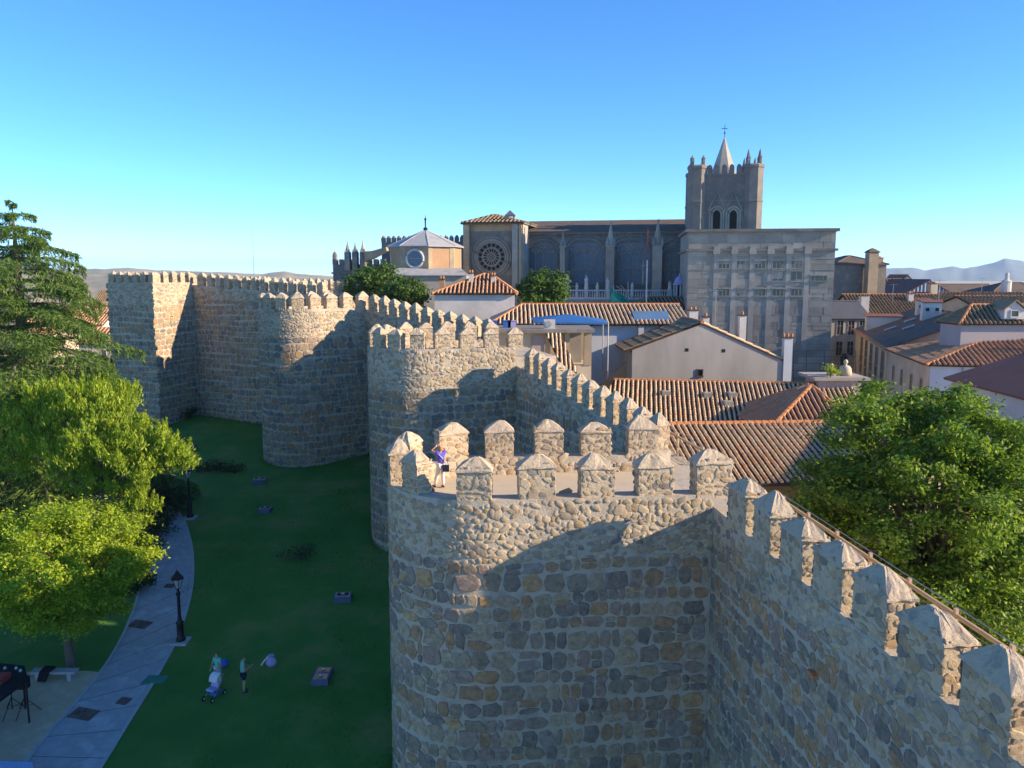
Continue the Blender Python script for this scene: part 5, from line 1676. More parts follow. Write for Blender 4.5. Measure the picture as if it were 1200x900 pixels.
# scaffold wrapped in green net
n0 = P(718,360,108)
net = thing('scaffold_net', 'bright green net wrapped round scaffolding below the nave', 'scaffolding', n0)
rng = random.Random(4)
V = []; Fc = []
for i in range(7):
    for j in range(6):
        u, v = i/6, j/5
        q = P(717+27*u, 360-(22-16*u)*v, 108)
        V.append((q[0], 108+.6*math.sin(i*1.7+j)+rng.uniform(-.2,.2)+1.2*v, q[2]))
for i in range(6):
    for j in range(5): Fc.append((i*6+j,(i+1)*6+j,(i+1)*6+j+1,i*6+j+1))
o_ = len(V); V += [(x,y+1.5,z) for x,y,z in V[:]]
Fc += [tuple(k+o_ for k in f[::-1]) for f in Fc[:]]
b = MB(); b.add(V,Fc); b.build('net', M['green_net'], net)
for (p0_,p1_) in (((722,335),(742,348)),((736,362),(736,330)),((719,362),(719,334)),((727,334),(745,352))):
    a_, c_ = P(*p0_,108.5), P(*p1_,108.5); b = MB(); b.tube([a_,c_], .05, 5); b.build('scaffold_pole', M['steel'], net)
# red and white aerial mast
m0_, m1_, mm = P(757.5,348,104), P(757.5,268,104), P(757.5,305,104)
mast = thing('aerial_mast', 'thin red and white aerial mast on the brown roof', 'mast', m0_)
b = MB(); b.tube([(m0_[0],104,m0_[2]-1.5),(m0_[0],104,mm[2])], .09, 6); b.build('white_section', M['white'], mast)
b = MB(); b.tube([(m0_[0],104,mm[2]),(m0_[0],104,m1_[2])], .035, 6); b.build('red_section', M['red'], mast)
b = MB(); b.tube([(m0_[0]-.9,104,mm[2]-.8),(m0_[0],104,mm[2]-.6)], .03, 4); b.tube([(m0_[0]-.5,104,mm[2]-3),(m0_[0]-.5,104,mm[2]-.2)], .03, 4); b.build('aerial', M['steel'], mast)
# thin mast on the far plain
q0, q1 = P(298,330,2600), P(298,262,2600)
mp = MB(); mp.tube([(q0[0],2600,-30),(q0[0],2600,q1[2])], [1.3,.6], 5); tag(mp.build('radio_mast', M['steel']), 'very thin distant radio mast on the dry plain', 'mast')

# ------------------------------------------------------------------ street trees round the church
def far_tree(label, px, pyt, pyb, Y, rw, seed, leafm='leaf_far', n=9, per=420):
    t, b_ = P(px,pyt,Y), P(px,pyb,Y)
    cz = (t[2]+b_[2])/2; rh = (t[2]-b_[2])/2
    cl_ = rand_clumps((t[0],Y,cz), (rw,rw,rh), n, rw*.46, seed, .85)
    broadleaf('street_tree', label, (t[0],Y,6.4), cl_, .2, M[leafm], .20, per, seed, subs=16, sig=.28, group='trees around the cathedral')
far_tree('rounded dark green tree in front of the cathedral apse', 440, 311, 356, 104, 3.2, 81, per=700)
far_tree('dark green tree between the apse tree and the white house', 478, 326, 362, 98, 2.5, 82, per=700)
far_tree('bright green tree in front of the nave beside the rose window', 628, 316, 362, 96, 2.0, 83, per=900)
far_tree('green tree at the edge of the nave balustrade', 650, 320, 362, 96, 1.7, 84, per=900)

# ------------------------------------------------------------------ the town on the right
def hp(label, pxl, pxr, pye, Y, d, pytop, wall, tile, yr=None, **kw):
    a_, c_ = P(pxl,pye,Y), P(pxr,pye,Y)
    yr = yr or Y+d/2
    rise = max(.3, P(pxl,pytop,yr)[2]-a_[2])
    foot = gz(a_[0],Y)
    return house(label, (a_[0],Y,foot), kw.pop('ang',0), c_[0]-a_[0], d, a_[2]-foot, rise, wall, tile, **kw)
hr_, hf = hp('weathered stone hall with low dark roof and a tall capped stack', 978, 1039, 309, 150, 12, 300, M['ashlar_dark'], M['dark_roof'], roof='hip', rows=False, name='stone_hall', cat='building', ridge_mat=M['dark_roof'])
q = P(1022.5,300,148.5); zt_ = P(1022.5,296,148.5)[2]
b = MB(); b.fbox(((q[0],148.7,0),0),-.85,.85,-.9,.9,6,zt_); st8 = b.build('stack', M['ashlar_gold'], hr_)
b = MB(); b.lathe((q[0],148.7,zt_), [(1.45,0),(1.5,.1),(.9,.45),(.15,.8)], 4, 0, math.pi/4); b.build('stack_cap', M['dark_roof'], st8)
q = P(1031,305,151); chimney(hr_, (q[0],151,q[2]-1), .9,.9,1.4, M['brick_orange'],0,1)
hp('slate-roofed house in shade with tall dark windows, next to the ashlar block', 972, 1019, 372, 118, 10, 353, M['grey_wall'], M['slate_dark'], rows=False, ridge_mat=M['slate_dark'],
   wins=[('f', x, z, .85, 2.0, {'frame': M['grey_wall'], 'pane': M['glass']}) for x in (1.6,3.2,4.8) for z in (3.0,6.0)] + [('f', 2.4, 1.2, 1.0, 2.2, {'frame': M['grey_wall']})])
hr_, hf = hp('house with mottled brown tile roof and a white square chimney', 1006, 1112, 369, 128, 12, 345, M['cream'], M['tile_brown'], pitch=.5)
q = P(1016.5,366,126); t = P(1016.5,347,126); chimney(hr_, (q[0],127.5,q[2]), 1.25,1.1,t[2]-q[2], M['white'],0,3)
q = P(1070,349,131); chimney(hr_, (q[0],132,q[2]-1), .8,.8,1.6, M['white'],0,2)
# long dark-roofed house along the street
z_e = 12.6
o_ = (39.1,85,gz(39,85))
ww = [('l', y, z_e-o_[2]-2.4, 2.3, 3.3, {'frame': M['ashlar_gold'], 'pane': M['glass'], 'shut': None}) for y in (3,8,13,18,23)] + [('l', y, 2.0, 1.9, 2.4, {'frame': M['ashlar_gold'], 'pane': M['glass']}) for y in (3,8,13,18,23)]
hr4, hf4 = house('long cream street house with a large dark mossy roof and tall windows', o_, math.radians(-17), 16, 31, z_e-o_[2], 3.1, M['cream'], M['dark_roof'], axis='y', rows=False, wins=ww, ridge_mat=M['dark_roof'])
b = MB(); b.fbox(hf4,-.5,-.1,-.4,31.2,z_e-o_[2]-.28,z_e-o_[2]-.05); b.build('eave_tiles', M['ridge_tile'], hr4)
for k,(lx,ly,w_,d_,h_) in enumerate(((6.3,14,2.0,1.6,1.7),(6.8,22,1.6,1.6,1.5),(2.5,24,4.2,2.0,1.0))):
    z0 = z_e-o_[2]+3.1*(lx/8)
    b = MB(); b.fbox(hf4,lx-w_/2,lx+w_/2,ly-d_/2,ly+d_/2,z0-.8,z0+h_); dm = b.build('dormer', M['white'], hr4)
    b = MB(); b.prism([fp(hf4,(lx-w_/2-.15,ly-d_/2-.15,z0+h_)),fp(hf4,(lx+w_/2+.15,ly-d_/2-.15,z0+h_)),fp(hf4,(lx+w_/2+.15,ly+d_/2+.15,z0+h_+.25)),fp(hf4,(lx-w_/2-.15,ly+d_/2+.15,z0+h_+.25))],(0,0,.1)); b.build('dormer_roof', M['maroon_roof'], dm)
    for j in range(2 if k < 2 else 0):
        window(dm, fp(hf4,(lx-w_/4+j*w_/2,ly-d_/2,z0+h_*.55)), hf4[1]-math.pi/2, .4,.4, M['white'], M['glass'], bars=False)
for (lx,ly) in ((3.4,10),(4.6,17),(2.2,15)):
    z0 = z_e-o_[2]+3.1*(lx/8)
    b = MB(); b.prism([fp(hf4,(lx-.6,ly-.45,z0-.15+.0)),fp(hf4,(lx+.6,ly-.45,z0+.31)),fp(hf4,(lx+.6,ly+.45,z0+.31)),fp(hf4,(lx-.6,ly+.45,z0-.15))],(0,0,.14)); b.build('skylight', M['slate'], hr4)
# red-roofed house nearer on the street
o5 = (35.9,70,gz(36,70)); h5 = 12.45-o5[2]
w5 = [('l', y, h5-2.3, .62, 1.35, {'frame': M['ashlar_gold'], 'pane': M['glass']}) for y in (2.2,5.6,9.2,12.6)] + [('l', y, 2.2, .7, 1.4, {'frame': M['ashlar_gold'], 'pane': M['glass']}) for y in (2.2,9.2,12.6)]
hr5, hf5 = house('cream house with red hipped tile roof and four small street windows', o5, math.radians(-12.4), 18, 15.4, h5, 2.1, M['cream'], M['tile_red'], roof='hip', pitch=.42, wins=w5)
b = MB(); b.fbox(hf5,.05,18,-.06,-.003,-4,h5-.2); b.build('rendered_front', M['bluewhite'], hr5)
b = MB(); b.tube([fp(hf5,(2.6,-.15,h5-.3)),fp(hf5,(2.6,-.15,-1))], .06, 6); b.build('drainpipe', M['steel'], hr5)
q = fp(hf5,(9,3.4,h5+1.35)); chimney(hr5,q,.5,.4,.7,M['white'],0,1,True,M['white'])
# white house with a maroon roof nearest the tree
o6 = (27.0,41.5,gz(27,41.5)); h6 = 13.75-o6[2]
hr6, hf6 = house('white house with plain maroon roof rising behind the leafy tree', o6, math.radians(-2), 13, 9, h6, 2.1, M['white'], M['maroon_roof'], axis='y', rows=False, ridge_mat=M['maroon_roof'])
# brown hip roof with dormer
hr7, hf7 = hp('mauve-walled house with brown hipped roof and a white dormer', 1127, 1290, 376, 74, 3.6, 357, M['mauve'], M['tile_brown'], roof='hip', pitch=.42, name='house')
q = P(1186,366,74); b = MB(); b.prism([(q[0]-.9,73.6,q[2]-.6),(q[0]+.9,73.6,q[2]-.6),(q[0]+.9,73.6,q[2]+.25),(q[0],73.6,q[2]+.95),(q[0]-.9,73.6,q[2]+.25)],(0,2.5,0)); dm = b.build('dormer', M['white'], hr7)
window(dm,(q[0],73.6,q[2]-.1),-math.pi/2,.62,.5,M['white'],M['glass'],bars=False)
b = MB(); b.prism([(q[0]-1.1,73.4,q[2]+.2),(q[0],73.4,q[2]+1.05),(q[0],76.2,q[2]+1.05),(q[0]-1.1,76.2,q[2]+.2)],(0,0,.1)); b.prism([(q[0],73.4,q[2]+1.05),(q[0]+1.1,73.4,q[2]+.2),(q[0]+1.1,76.2,q[2]+.2),(q[0],76.2,q[2]+1.05)],(0,0,.1)); b.build('dormer_roof', M['tile_brown'], dm)
# farther houses
hr9, hf9 = hp('large shed with blue corrugated gable and dark red roof', 1056, 1120, 346, 172, 26, 328, M['blue_sheet'], M['maroon_roof'], yr=172, axis='y', rows=False, name='corrugated_shed', cat='shed', ridge_mat=M['maroon_roof'])
a_, c_ = P(1056,346,171.9), P(1120,346,171.9)
for k in range(15):
    u = (k+.5)/15; x = a_[0]+(c_[0]-a_[0])*u; hh = (1-abs(2*u-1))*(P(1088,328,172)[2]-a_[2])
    b = MB(); b.box(x-.12,x+.12,171.85,172.02,a_[2]-3,a_[2]+hh-.2); b.build('rib', M['bluewhite'], hr9)
hp('long low house with dark roof on the skyline', 1108, 1176, 344, 200, 14, 333, M['cream'], M['dark_roof'], rows=False, ridge_mat=M['dark_roof'])
hr10, _ = hp('dark-roofed house with white turret at the town edge', 1158, 1260, 347, 165, 14, 331, M['ashlar_dark'], M['dark_roof'], roof='hip', rows=False, ridge_mat=M['dark_roof'])
q = P(1190,336,163); b = MB(); b.lathe((q[0],166,q[2]-1.5), [(.9,0),(.9,2.4),(1.1,2.5),(.4,2.9),(.35,4.0),(.05,4.4)], 10); b.build('turret', M['white'], hr10)
hp('small red-roofed house beside the stone hall', 1036, 1066, 341, 185, 10, 327, M['white'], M['tile_red'], pitch=.8)
hp('white gabled house peeping over the red roofs', 1054, 1072, 331, 215, 10, 322, M['white'], M['maroon_roof'], yr=215, axis='y', rows=False)
hr, _ = hp('brown-roofed house with cream chimney behind the long dark roof', 1090, 1215, 352, 142, 10, 343, M['cream'], M['tile_brown'], pitch=.6)
q = P(1093,336,146); chimney(hr,(q[0],146,q[2]-1.5),1.2,1.2,2.0,M['cream'],0,2)
hp('tiled house closing the view behind the mauve house', 1150, 1290, 362, 108, 12, 347, M['cream'], M['tile_brown'], pitch=.5)
# terrace with two busts
tq = P(985,447,62)
ter = thing('roof_terrace', 'small grey roof terrace with overhanging slab behind the hipped roof', 'terrace', (tq[0],63,6.4))
b = MB(); b.box(tq[0]-1.6,tq[0]+1.6,62,65,3,tq[2]+.1); b.build('wall', M['mauve'], ter)
b = MB(); b.box(tq[0]-2.1,tq[0]+2.1,61.6,65.4,tq[2]+.1,tq[2]+.32); b.build('slab', M['grey_wall'], ter)
for k, (px, s_) in enumerate(((974,.5),(990,.66))):
    q = P(px,445,63.2); z0 = tq[2]+.32
    st_ = thing('stone_bust', ['low pale bust beside yellow plants on the small terrace','taller pale bust with round head on the small terrace'][k], 'statue', (q[0],63.2,z0), 'busts on the terrace')
    b = MB(); b.lathe((q[0],63.2,z0), [(.75*s_,0),(.72*s_,.5*s_),(.66*s_,.85*s_),(.5*s_,1.1*s_),(.16*s_,1.22*s_),(.15*s_,1.35*s_),(.25*s_,1.5*s_),(.26*s_,1.68*s_),(.12*s_,1.86*s_),(.02,1.9*s_)], 12); b.build('figure', M['cream'], st_, True)
q = P(972,444,62.4)
shrub('yellow-green potted plant beside the busts', (q[0],62.2,tq[2]+.32), [(q[0],62.2,tq[2]+.75,.5,.4,.4)], M['leaf_yellow'], .07, 2500, 90, 'potted_plant', None)

# television aerials on the roofs
for k, (px, py, Y, h_, lb) in enumerate(((1100,352,104,2.6,'thin television aerial on the long dark mossy roof'),(1150,345,150,3.0,'television aerial behind the white dormer'),(1046,352,131,2.6,'television aerial on the mottled brown roof'),(838,378,80,3.2,'tall thin aerial on the ridge behind the grey gable'),(1172,404,76,2.0,'small aerial on the red hipped roof'))):
    q = P(px, py, Y)
    ae = thing('television_aerial', lb, 'aerial', q, 'aerials on the town roofs')
    b = MB(); b.tube([(q[0],Y,q[2]-1.2),(q[0],Y,q[2]+h_)], .035, 5); b.build('pole', M['steel'], ae)
    b = MB(); b.tube([(q[0]-.7,Y,q[2]+h_-.1),(q[0]+.7,Y,q[2]+h_-.1)], .02, 4)
    for u in (-.6,-.3,0,.3,.6): b.tube([(q[0]+u,Y-.3,q[2]+h_-.1),(q[0]+u,Y+.3,q[2]+h_-.1)], .015, 4)
    b.build('antenna', M['steel'], ae)

# ------------------------------------------------------------------ houses beyond the far tower, on the left
for (label, pxl, pxr, pye, Y, d, pyt, wall, tl) in (
    ('cream house with orange tile roof just beyond the far tower', 92, 152, 402, 150, 10, 384, 'cream', 'tile_red'),
    ('low house with broad orange roof behind the cedar branches', 48, 120, 380, 190, 12, 364, 'white', 'tile_red'),
    ('house with pale orange roof below the dry plain', 84, 142, 374, 215, 12, 361, 'cream', 'tile_red'),
    ('long white house at the edge of the dry plain', 80, 140, 362, 260, 14, 354, 'white', 'tile_brown'),
    ('small dark red house against the dry plain', 110, 127, 353, 300, 12, 340, 'brick_orange', 'tile_brown'),
    ('orange-roofed house half hidden by the cedar', 10, 62, 392, 175, 12, 374, 'cream', 'tile_red'),
    ('flat-topped cream house at the foot of the far tower', 88, 146, 446, 125, 8, 436, 'mauve', 'slate')):
    hp(label, pxl, pxr, pye, Y, d, pyt, M[wall], M[tl], pitch=.7, group='houses beyond the far tower', rows=(tl != 'slate'),
       wins=[('f', x, -2.0+P(pxl,pye,Y)[2]-gz(P(pxl,pye,Y)[0],Y), .9, 1.3) for x in (2.0,4.5,7.0) if x < (pxr-pxl)/F_PX*Y-1])

# ------------------------------------------------------------------ people
def skin_mesh(name, verts, edges, radii, root_i, mat, parent, sub=2):
    me = bpy.data.meshes.new(name)
    me.from_pydata(verts, edges, [])
    o = bpy.data.objects.new(name, me); COL.objects.link(o)
    m = o.modifiers.new('skin', 'SKIN'); m.use_smooth_shade = True
    sv = me.skin_vertices[0].data
    for i, r in enumerate(radii):
        sv[i].radius = (r, r) if not isinstance(r, tuple) else r
    sv[root_i].use_root = True
    s = o.modifiers.new('smooth', 'SUBSURF'); s.levels = sub; s.render_levels = sub
    me.materials.append(mat)
    o.parent = parent
    return o

def person(label, loc, face, pose, top, legs, hair, height=1.7, skirt=False, shorts=False, long_hair=False, sleeves=.5, group=None, extra_leg=None):
    """figure standing at loc, facing heading `face` (radians, 0 = +x). Local: +x forward, +y left."""
    k = height/1.7
    root = thing('person', label, 'person', loc, group)
    c, s = math.cos(face), math.sin(face)
    def W(p): return (k*(c*p[0]-s*p[1]), k*(s*p[0]+c*p[1]), k*p[2])
    J = dict(pelvis=(0,0,.93), waist=(0,0,1.08), chest=(0.0,0,1.28), neck=(.01,0,1.45), jaw=(.035,0,1.515), head=(.02,0,1.60), crown=(.01,0,1.675), nose=(.125,0,1.575),
             sl=(0,.17,1.40), el=(-.02,.25,1.12), wl=(.08,.26,.88), sr=(0,-.17,1.40), er=(-.02,-.25,1.12), wr=(.08,-.26,.88),
             hl=(0,.09,.90), kl=(.02,.10,.49), al=(-.01,.10,.08), tl=(.14,.115,.035), hr=(0,-.09,.90), kr=(.02,-.10,.49), ar=(-.01,-.10,.08), tr=(.14,-.115,.035))
    J.update(pose)
    names = list(J)
    V = [W(J[n]) for n in names]; R = dict(pelvis=.115, waist=.105, chest=.125, neck=.052, jaw=.062, head=.088, crown=.06, nose=.014, sl=.06, el=.042, wl=.028, sr=.06, er=.042, wr=.028,
             hl=.088, kl=.058, al=.036, tl=.03, hr=.088, kr=.058, ar=.036, tr=.03)
    rad = [R[n]*k for n in names]
    ix = {n: i for i, n in enumerate(names)}
    E = [('pelvis','waist'),('waist','chest'),('chest','neck'),('neck','jaw'),('jaw','head'),('head','crown'),('head','nose'),('chest','sl'),('sl','el'),('el','wl'),('chest','sr'),('sr','er'),('er','wr'),
         ('pelvis','hl'),('hl','kl'),('kl','al'),('al','tl'),('pelvis','hr'),('hr','kr'),('kr','ar'),('ar','tr')]
    Ei = [(ix[a], ix[b]) for a, b in E]
    # hands: palm and five fingers continuing the forearm
    for sd, e_, w_ in (('l','el','wl'),('r','er','wr')):
        a = Vector(J[e_]); b_ = Vector(J[w_]); d = (b_-a).normalized()
        sidev = d.cross(Vector((1,0,.2))).normalized()
        if sidev.length < .1: sidev = Vector((0,1,0))
        palm = b_ + d*.06
        V.append(W(palm)); rad.append(.03*k); pi = len(V)-1; Ei.append((ix[w_], pi))
        for f, (off, ln) in enumerate(((-.03,.075),(-.01,.09),(.01,.085),(.03,.065))):
            V.append(W(palm+d*.03+sidev*off)); rad.append(.010*k); V.append(W(palm+d*(.03+ln)+sidev*off*1.15+Vector((.02,0,0)))); rad.append(.008*k)
            Ei += [(pi, len(V)-2), (len(V)-2, len(V)-1)]
        V.append(W(b_+d*.05+sidev*-.055)); rad.append(.010*k); Ei.append((pi, len(V)-1))
    skin_mesh('body', V, Ei, rad, 0, M['skin'], root)
    def L3(a, b_, t): return tuple(J[a][i]*(1-t)+J[b_][i]*t for i in range(3))
    # top
    sv = [J['pelvis'], J['waist'], J['chest'], (J['neck'][0],J['neck'][1],J['neck'][2]-.05), J['sl'], L3('sl','el',sleeves), J['sr'], L3('sr','er',sleeves)]
    skin_mesh('top', [W(p) for p in sv], [(0,1),(1,2),(2,3),(2,4),(4,5),(2,6),(6,7)], [x*k for x in (.145,.128,.15,.07,.082,.068,.082,.068)], 0, M[top], root)
    # trousers or shorts
    t = .75 if shorts else 1.0
    for sd in 'lr':
        pass
    e1 = L3('hl','kl',t); e2 = L3('hr','kr',t)
    lv = [J['pelvis'], J['hl'], e1, J['hr'], e2]; le = [(0,1),(1,2),(0,3),(3,4)]; lr = [.138,.108,.085,.108,.085]
    if not shorts:
        lv += [L3('kl','al',.9), L3('kr','ar',.9)]; le += [(2,5),(4,6)]; lr += [.062,.062]
    skin_mesh('shorts' if shorts else 'trousers', [W(p) for p in lv], le, [x*k for x in lr], 0, M[legs], root)
    # shoes
    for sd in 'lr':
        a = J['a'+sd]; t_ = J['t'+sd]
        skin_mesh('shoe', [W((a[0]-.05,a[1],a[2]-.03)), W(((a[0]+t_[0])/2,(a[1]+t_[1])/2,t_[2]+.02)), W((t_[0]+.04,t_[1],t_[2]))], [(0,1),(1,2)], [.045*k,.045*k,.036*k], 0, M['navy'], root, 1)
    # hair
    h = J['head']
    hv = [(h[0]-.03,h[1],h[2]+.05),(h[0]-.045,h[1],h[2]-.0)]; hr_ = [.094,.09]
    if long_hair: hv += [(h[0]-.07,h[1],h[2]-.13)]; hr_ += [.075]
    skin_mesh('hair', [W(p) for p in hv], [(i,i+1) for i in range(len(hv)-1)], [x*k for x in hr_], 0, M[hair], root)
    return root, W

def floor_hit(px, py, z):
    a0 = Vector((0,0,CZ)); d = Vector(P(px,py,50))-a0; t = (z-CZ)/d.z; return tuple(a0+d*t)
# visitor on the tower terrace, seen from behind, one hand to her head
w0 = floor_hit(517, 572, 11.65)
r_, Wf = person('woman in violet top and white trousers shading her eyes on the tower terrace', w0, math.radians(125),
   dict(er=(.16,-.30,1.50), wr=(.16,-.12,1.62), el=(.20,.30,1.48), wl=(.20,.14,1.60), sl=(0,.18,1.43), sr=(0,-.18,1.43), chest=(.03,0,1.28), head=(.05,0,1.60), neck=(.03,0,1.45), jaw=(.06,0,1.51), crown=(.03,0,1.68), nose=(.155,0,1.57),
        kl=(.10,.12,.50), al=(.22,.15,.08), tl=(.36,.16,.035), kr=(.03,-.10,.49)), 'violet', 'whitecloth', 'hair_blond', 1.72, sleeves=.35, long_hair=True)
st = MB(); off = w0
pts = [(.02,.16,1.44),(-.13,.08,1.30),(-.15,-.04,1.15),(-.08,-.17,1.0)]
st.tube([tuple(Vector(off)+Vector(Wf(p))) for p in pts], .018, 5); st.build('bag_strap', M['whitecloth'], r_)
# companion mostly hidden behind her: dark legged figure
w1 = floor_hit(527, 562, 11.65)
bgm = thing('shoulder_bag', 'dark shoulder bag carried at the hip of the woman in violet', 'bag', (w0[0]+.20,w0[1]-.12,w0[2]+.70))
b = MB(); q = wloc(bgm); b.box(q[0]-.13,q[0]+.13,q[1]-.06,q[1]+.06,q[2],q[2]+.26); b.box(q[0]-.135,q[0]+.135,q[1]-.066,q[1]-.02,q[2]+.12,q[2]+.265); b.build('body', M['navy'], bgm)
b = MB(); b.tube([(q[0]-.1,q[1],q[2]+.26),(q[0]-.06,q[1],q[2]+.5),(q[0]+.06,q[1],q[2]+.5),(q[0]+.1,q[1],q[2]+.26)], .012, 5); b.build('handle', M['navy'], bgm)
# man with phone on the lawn
g = G(286, 811)
person('man in mint t-shirt and navy shorts looking at a phone on the lawn', g, math.radians(25), dict(el=(.04,.24,1.13), wl=(.28,.14,1.18), er=(.04,-.24,1.13), wr=(.28,-.10,1.20), head=(.05,0,1.59), nose=(.145,0,1.53)), 'mint', 'navy', 'hair_dark', 1.72, shorts=True)
ph = thing('mobile_phone', 'phone held by the man in mint t-shirt', 'phone', (g[0]+.28,g[1]+.15,g[2]+1.22))
b = MB(); q = wloc(ph); b.box(q[0]-.005,q[0]+.006,q[1]-.038,q[1]+.038,q[2],q[2]+.14); b.build('case', M['black'], ph); b = MB(); b.box(q[0]-.008,q[0]-.005,q[1]-.034,q[1]+.034,q[2]+.008,q[2]+.132); b.build('screen', M['glass'], ph)
# woman behind the pushchair
g = G(256, 803)
person('woman in mint top and pale trousers standing behind a pushchair', g, math.radians(-110), dict(el=(.05,.24,1.14), wl=(.28,.16,1.0), er=(.05,-.24,1.14), wr=(.28,-.16,1.0)), 'mint', 'whitecloth', 'hair_dark', 1.62)
# pushchair
g = G(251, 818)
pc = thing('pushchair', 'lilac and white pushchair on the lawn beside the woman in mint', 'pushchair', g)
fr = (g, math.radians(-20))
b = MB()
for s_ in (-.22,.22):
    b.tube([fp(fr,(s_,.42,1.0)), fp(fr,(s_,.15,.55)), fp(fr,(s_,-.38,.12))], .014, 6); b.tube([fp(fr,(s_,.40,.12)), fp(fr,(s_,.0,.5))], .014, 6)
b.tube([fp(fr,(-.22,.42,1.0)), fp(fr,(.22,.42,1.0))], .018, 6); b.build('frame', M['steel'], pc)
b = MB(); b.prism([fp(fr,(-.2,-.28,.45)),fp(fr,(-.2,.12,.42)),fp(fr,(-.2,.28,.92)),fp(fr,(-.2,.20,.95)),fp(fr,(-.2,.05,.52)),fp(fr,(-.2,-.28,.54))], Vector(fp(fr,(.4,0,0)))-Vector(fp(fr,(0,0,0)))); b.build('seat', M['lilac'], pc)
b = MB()
hp_ = [fp(fr,(-.22,.26-.30*math.sin(a)*1.0,.78+.34*math.cos(a)-.0)) for a in [i*math.pi/2/6 for i in range(7)]]
b.prism([fp(fr,(-.22,.26,.80))]+hp_, Vector(fp(fr,(.44,0,0)))-Vector(fp(fr,(0,0,0)))); b.build('hood', M['whitecloth'], pc)
b = MB(); b.fbox(fr,-.18,.18,-.1,.3,.16,.32); b.build('basket', M['bluecloth'], pc)
for (x,y) in ((-.24,.42),(.24,.42),(-.24,-.40),(.24,-.40)):
    w_ = MB(); w_.tube([fp(fr,(x-.02,y,.12)), fp(fr,(x+.02,y,.12))], .12, 14); wh = w_.build('wheel', M['black'], pc)
    w_ = MB(); w_.tube([fp(fr,(x-.026,y,.12)), fp(fr,(x+.026,y,.12))], .05, 10); w_.build('hub', M['whitecloth'], wh)
# bits lying on the grass
g = G(263, 782)
bl = MB(); bl.lathe((g[0],g[1],g[2]), [(.02,0),(.13,.04),(.2,.13),(.22,.22),(.19,.33),(.1,.41),(.02,.44)], 14); tag(bl.build('play_ball', M['bluecloth'], None, True), 'dark blue play ball on the grass beside the woman in mint', 'ball')
g = G(318, 779)
bgx_ = thing('cloth_bag', 'crumpled white and lilac cloth bag lying on the grass', 'bag', g)
b = MB(); b.lathe(g, [(.22,0),(.27,.12),(.2,.3),(.12,.42),(.16,.5)], 9); b.build('body', M['lilac'], bgx_)
b = MB(); b.tube([(g[0]-.1,g[1],g[2]+.48),(g[0]-.35,g[1]-.1,g[2]+.2),(g[0]-.45,g[1]-.15,g[2]+.04)], .04, 6); b.build('handle', M['whitecloth'], bgx_)
g = G(181, 798)
rug = MB(); 
rug.add([(g[0]-.55,g[1]-.3,lz(g[1]-.3)+.06),(g[0]+.5,g[1]-.2,lz(g[1]-.2)+.05),(g[0]+.6,g[1]+.3,lz(g[1]+.3)+.08),(g[0]-.4,g[1]+.35,lz(g[1]+.35)+.07),(g[0]-.55,g[1]-.3,lz(g[1]-.3)),(g[0]+.5,g[1]-.2,lz(g[1]-.2)),(g[0]+.6,g[1]+.3,lz(g[1]+.3)),(g[0]-.4,g[1]+.35,lz(g[1]+.35))], [(0,1,2,3),(0,4,5,1),(1,5,6,2),(2,6,7,3),(3,7,4,0)])
tag(rug.build('picnic_mat', cloth('dullgreen',(.05,.20,.15))), 'small green mat on the lawn at the edge of the path', 'mat')
# visitors on the far wall walk
for k, (s_, px, shirt, lb) in enumerate(((10.6,306,'black','visitor in black leaning on the far wall walk'),(8.4,318,'navy','visitor in navy between the merlons of the far wall'),(6.2,329,'whitecloth','visitor in white on the far wall walk'),(3.6,341,'red','visitor in red on the far wall walk near the round tower'),(1.8,347,'black','dark-clothed visitor beside the round tower on the wall walk'))):
    dx, dy = T4.A[0]-T3.B[0], T4.A[1]-T3.B[1]; Lc = math.hypot(dx,dy); ux_, uy_ = dx/Lc, dy/Lc
    x = T3.B[0]+ux_*s_+uy_*1.3; y = T3.B[1]+uy_*s_-ux_*1.3
    zf = 18.1+(19.0-18.1)*s_/Lc-1.15
    person(lb, (x,y,zf), math.radians(-100+35*k), {}, shirt, 'navy' if k % 2 else 'tan', 'hair_dark', 1.7, group='visitors on the far wall walk')

# ------------------------------------------------------------------ lamp posts
def lamp_post(label, g, h):
    r = thing('lamp_post', label, 'lamp post', g, 'lamp posts along the path')
    b = MB(); b.box(g[0]-.42,g[0]+.42,g[1]-.42,g[1]+.42,g[2]-.15,g[2]+.09); b.build('footing', M['kerb'], r)
    b = MB(); b.lathe((g[0],g[1],g[2]+.09), [(.24,0),(.24,.12),(.17,.2),(.17,.85),(.21,.95),(.12,1.05),(.085,1.3),(.075,h-1.35),(.11,h-1.3),(.11,h-1.2),(.06,h-1.1),(.06,h-.95)], 12); b.build('post', M['iron'], r, True)
    b = MB(); b.lathe((g[0],g[1],g[2]+.09+h-.95), [(.10,0),(.27,.5)], 6); b.build('lantern_glass', M['lamp_glass'], r)
    b = MB(); z0 = g[2]+.09+h-.95
    for k in range(6):
        a = k*math.pi/3; b.tube([(g[0]+.105*math.cos(a),g[1]+.105*math.sin(a),z0),(g[0]+.28*math.cos(a),g[1]+.28*math.sin(a),z0+.5)], .018, 5)
    b.lathe((g[0],g[1],z0-.02), [(.12,0),(.12,.04)], 6); b.lathe((g[0],g[1],z0+.5), [(.33,0),(.34,.05),(.14,.26),(.10,.30),(.10,.36),(.03,.4),(.02,.52)], 6)
    b.build('lantern_frame', M['iron'], r)
g = G(212, 752); t = P(212, 668, g[1])
lamp_post('black lamp post with lantern where the path straightens', g, t[2]-g[2]-.1)
HL = t[2]-g[2]-.1
g = G(223, 607); lamp_post('black lamp post at the bend of the path under the golden conifer', g, HL)

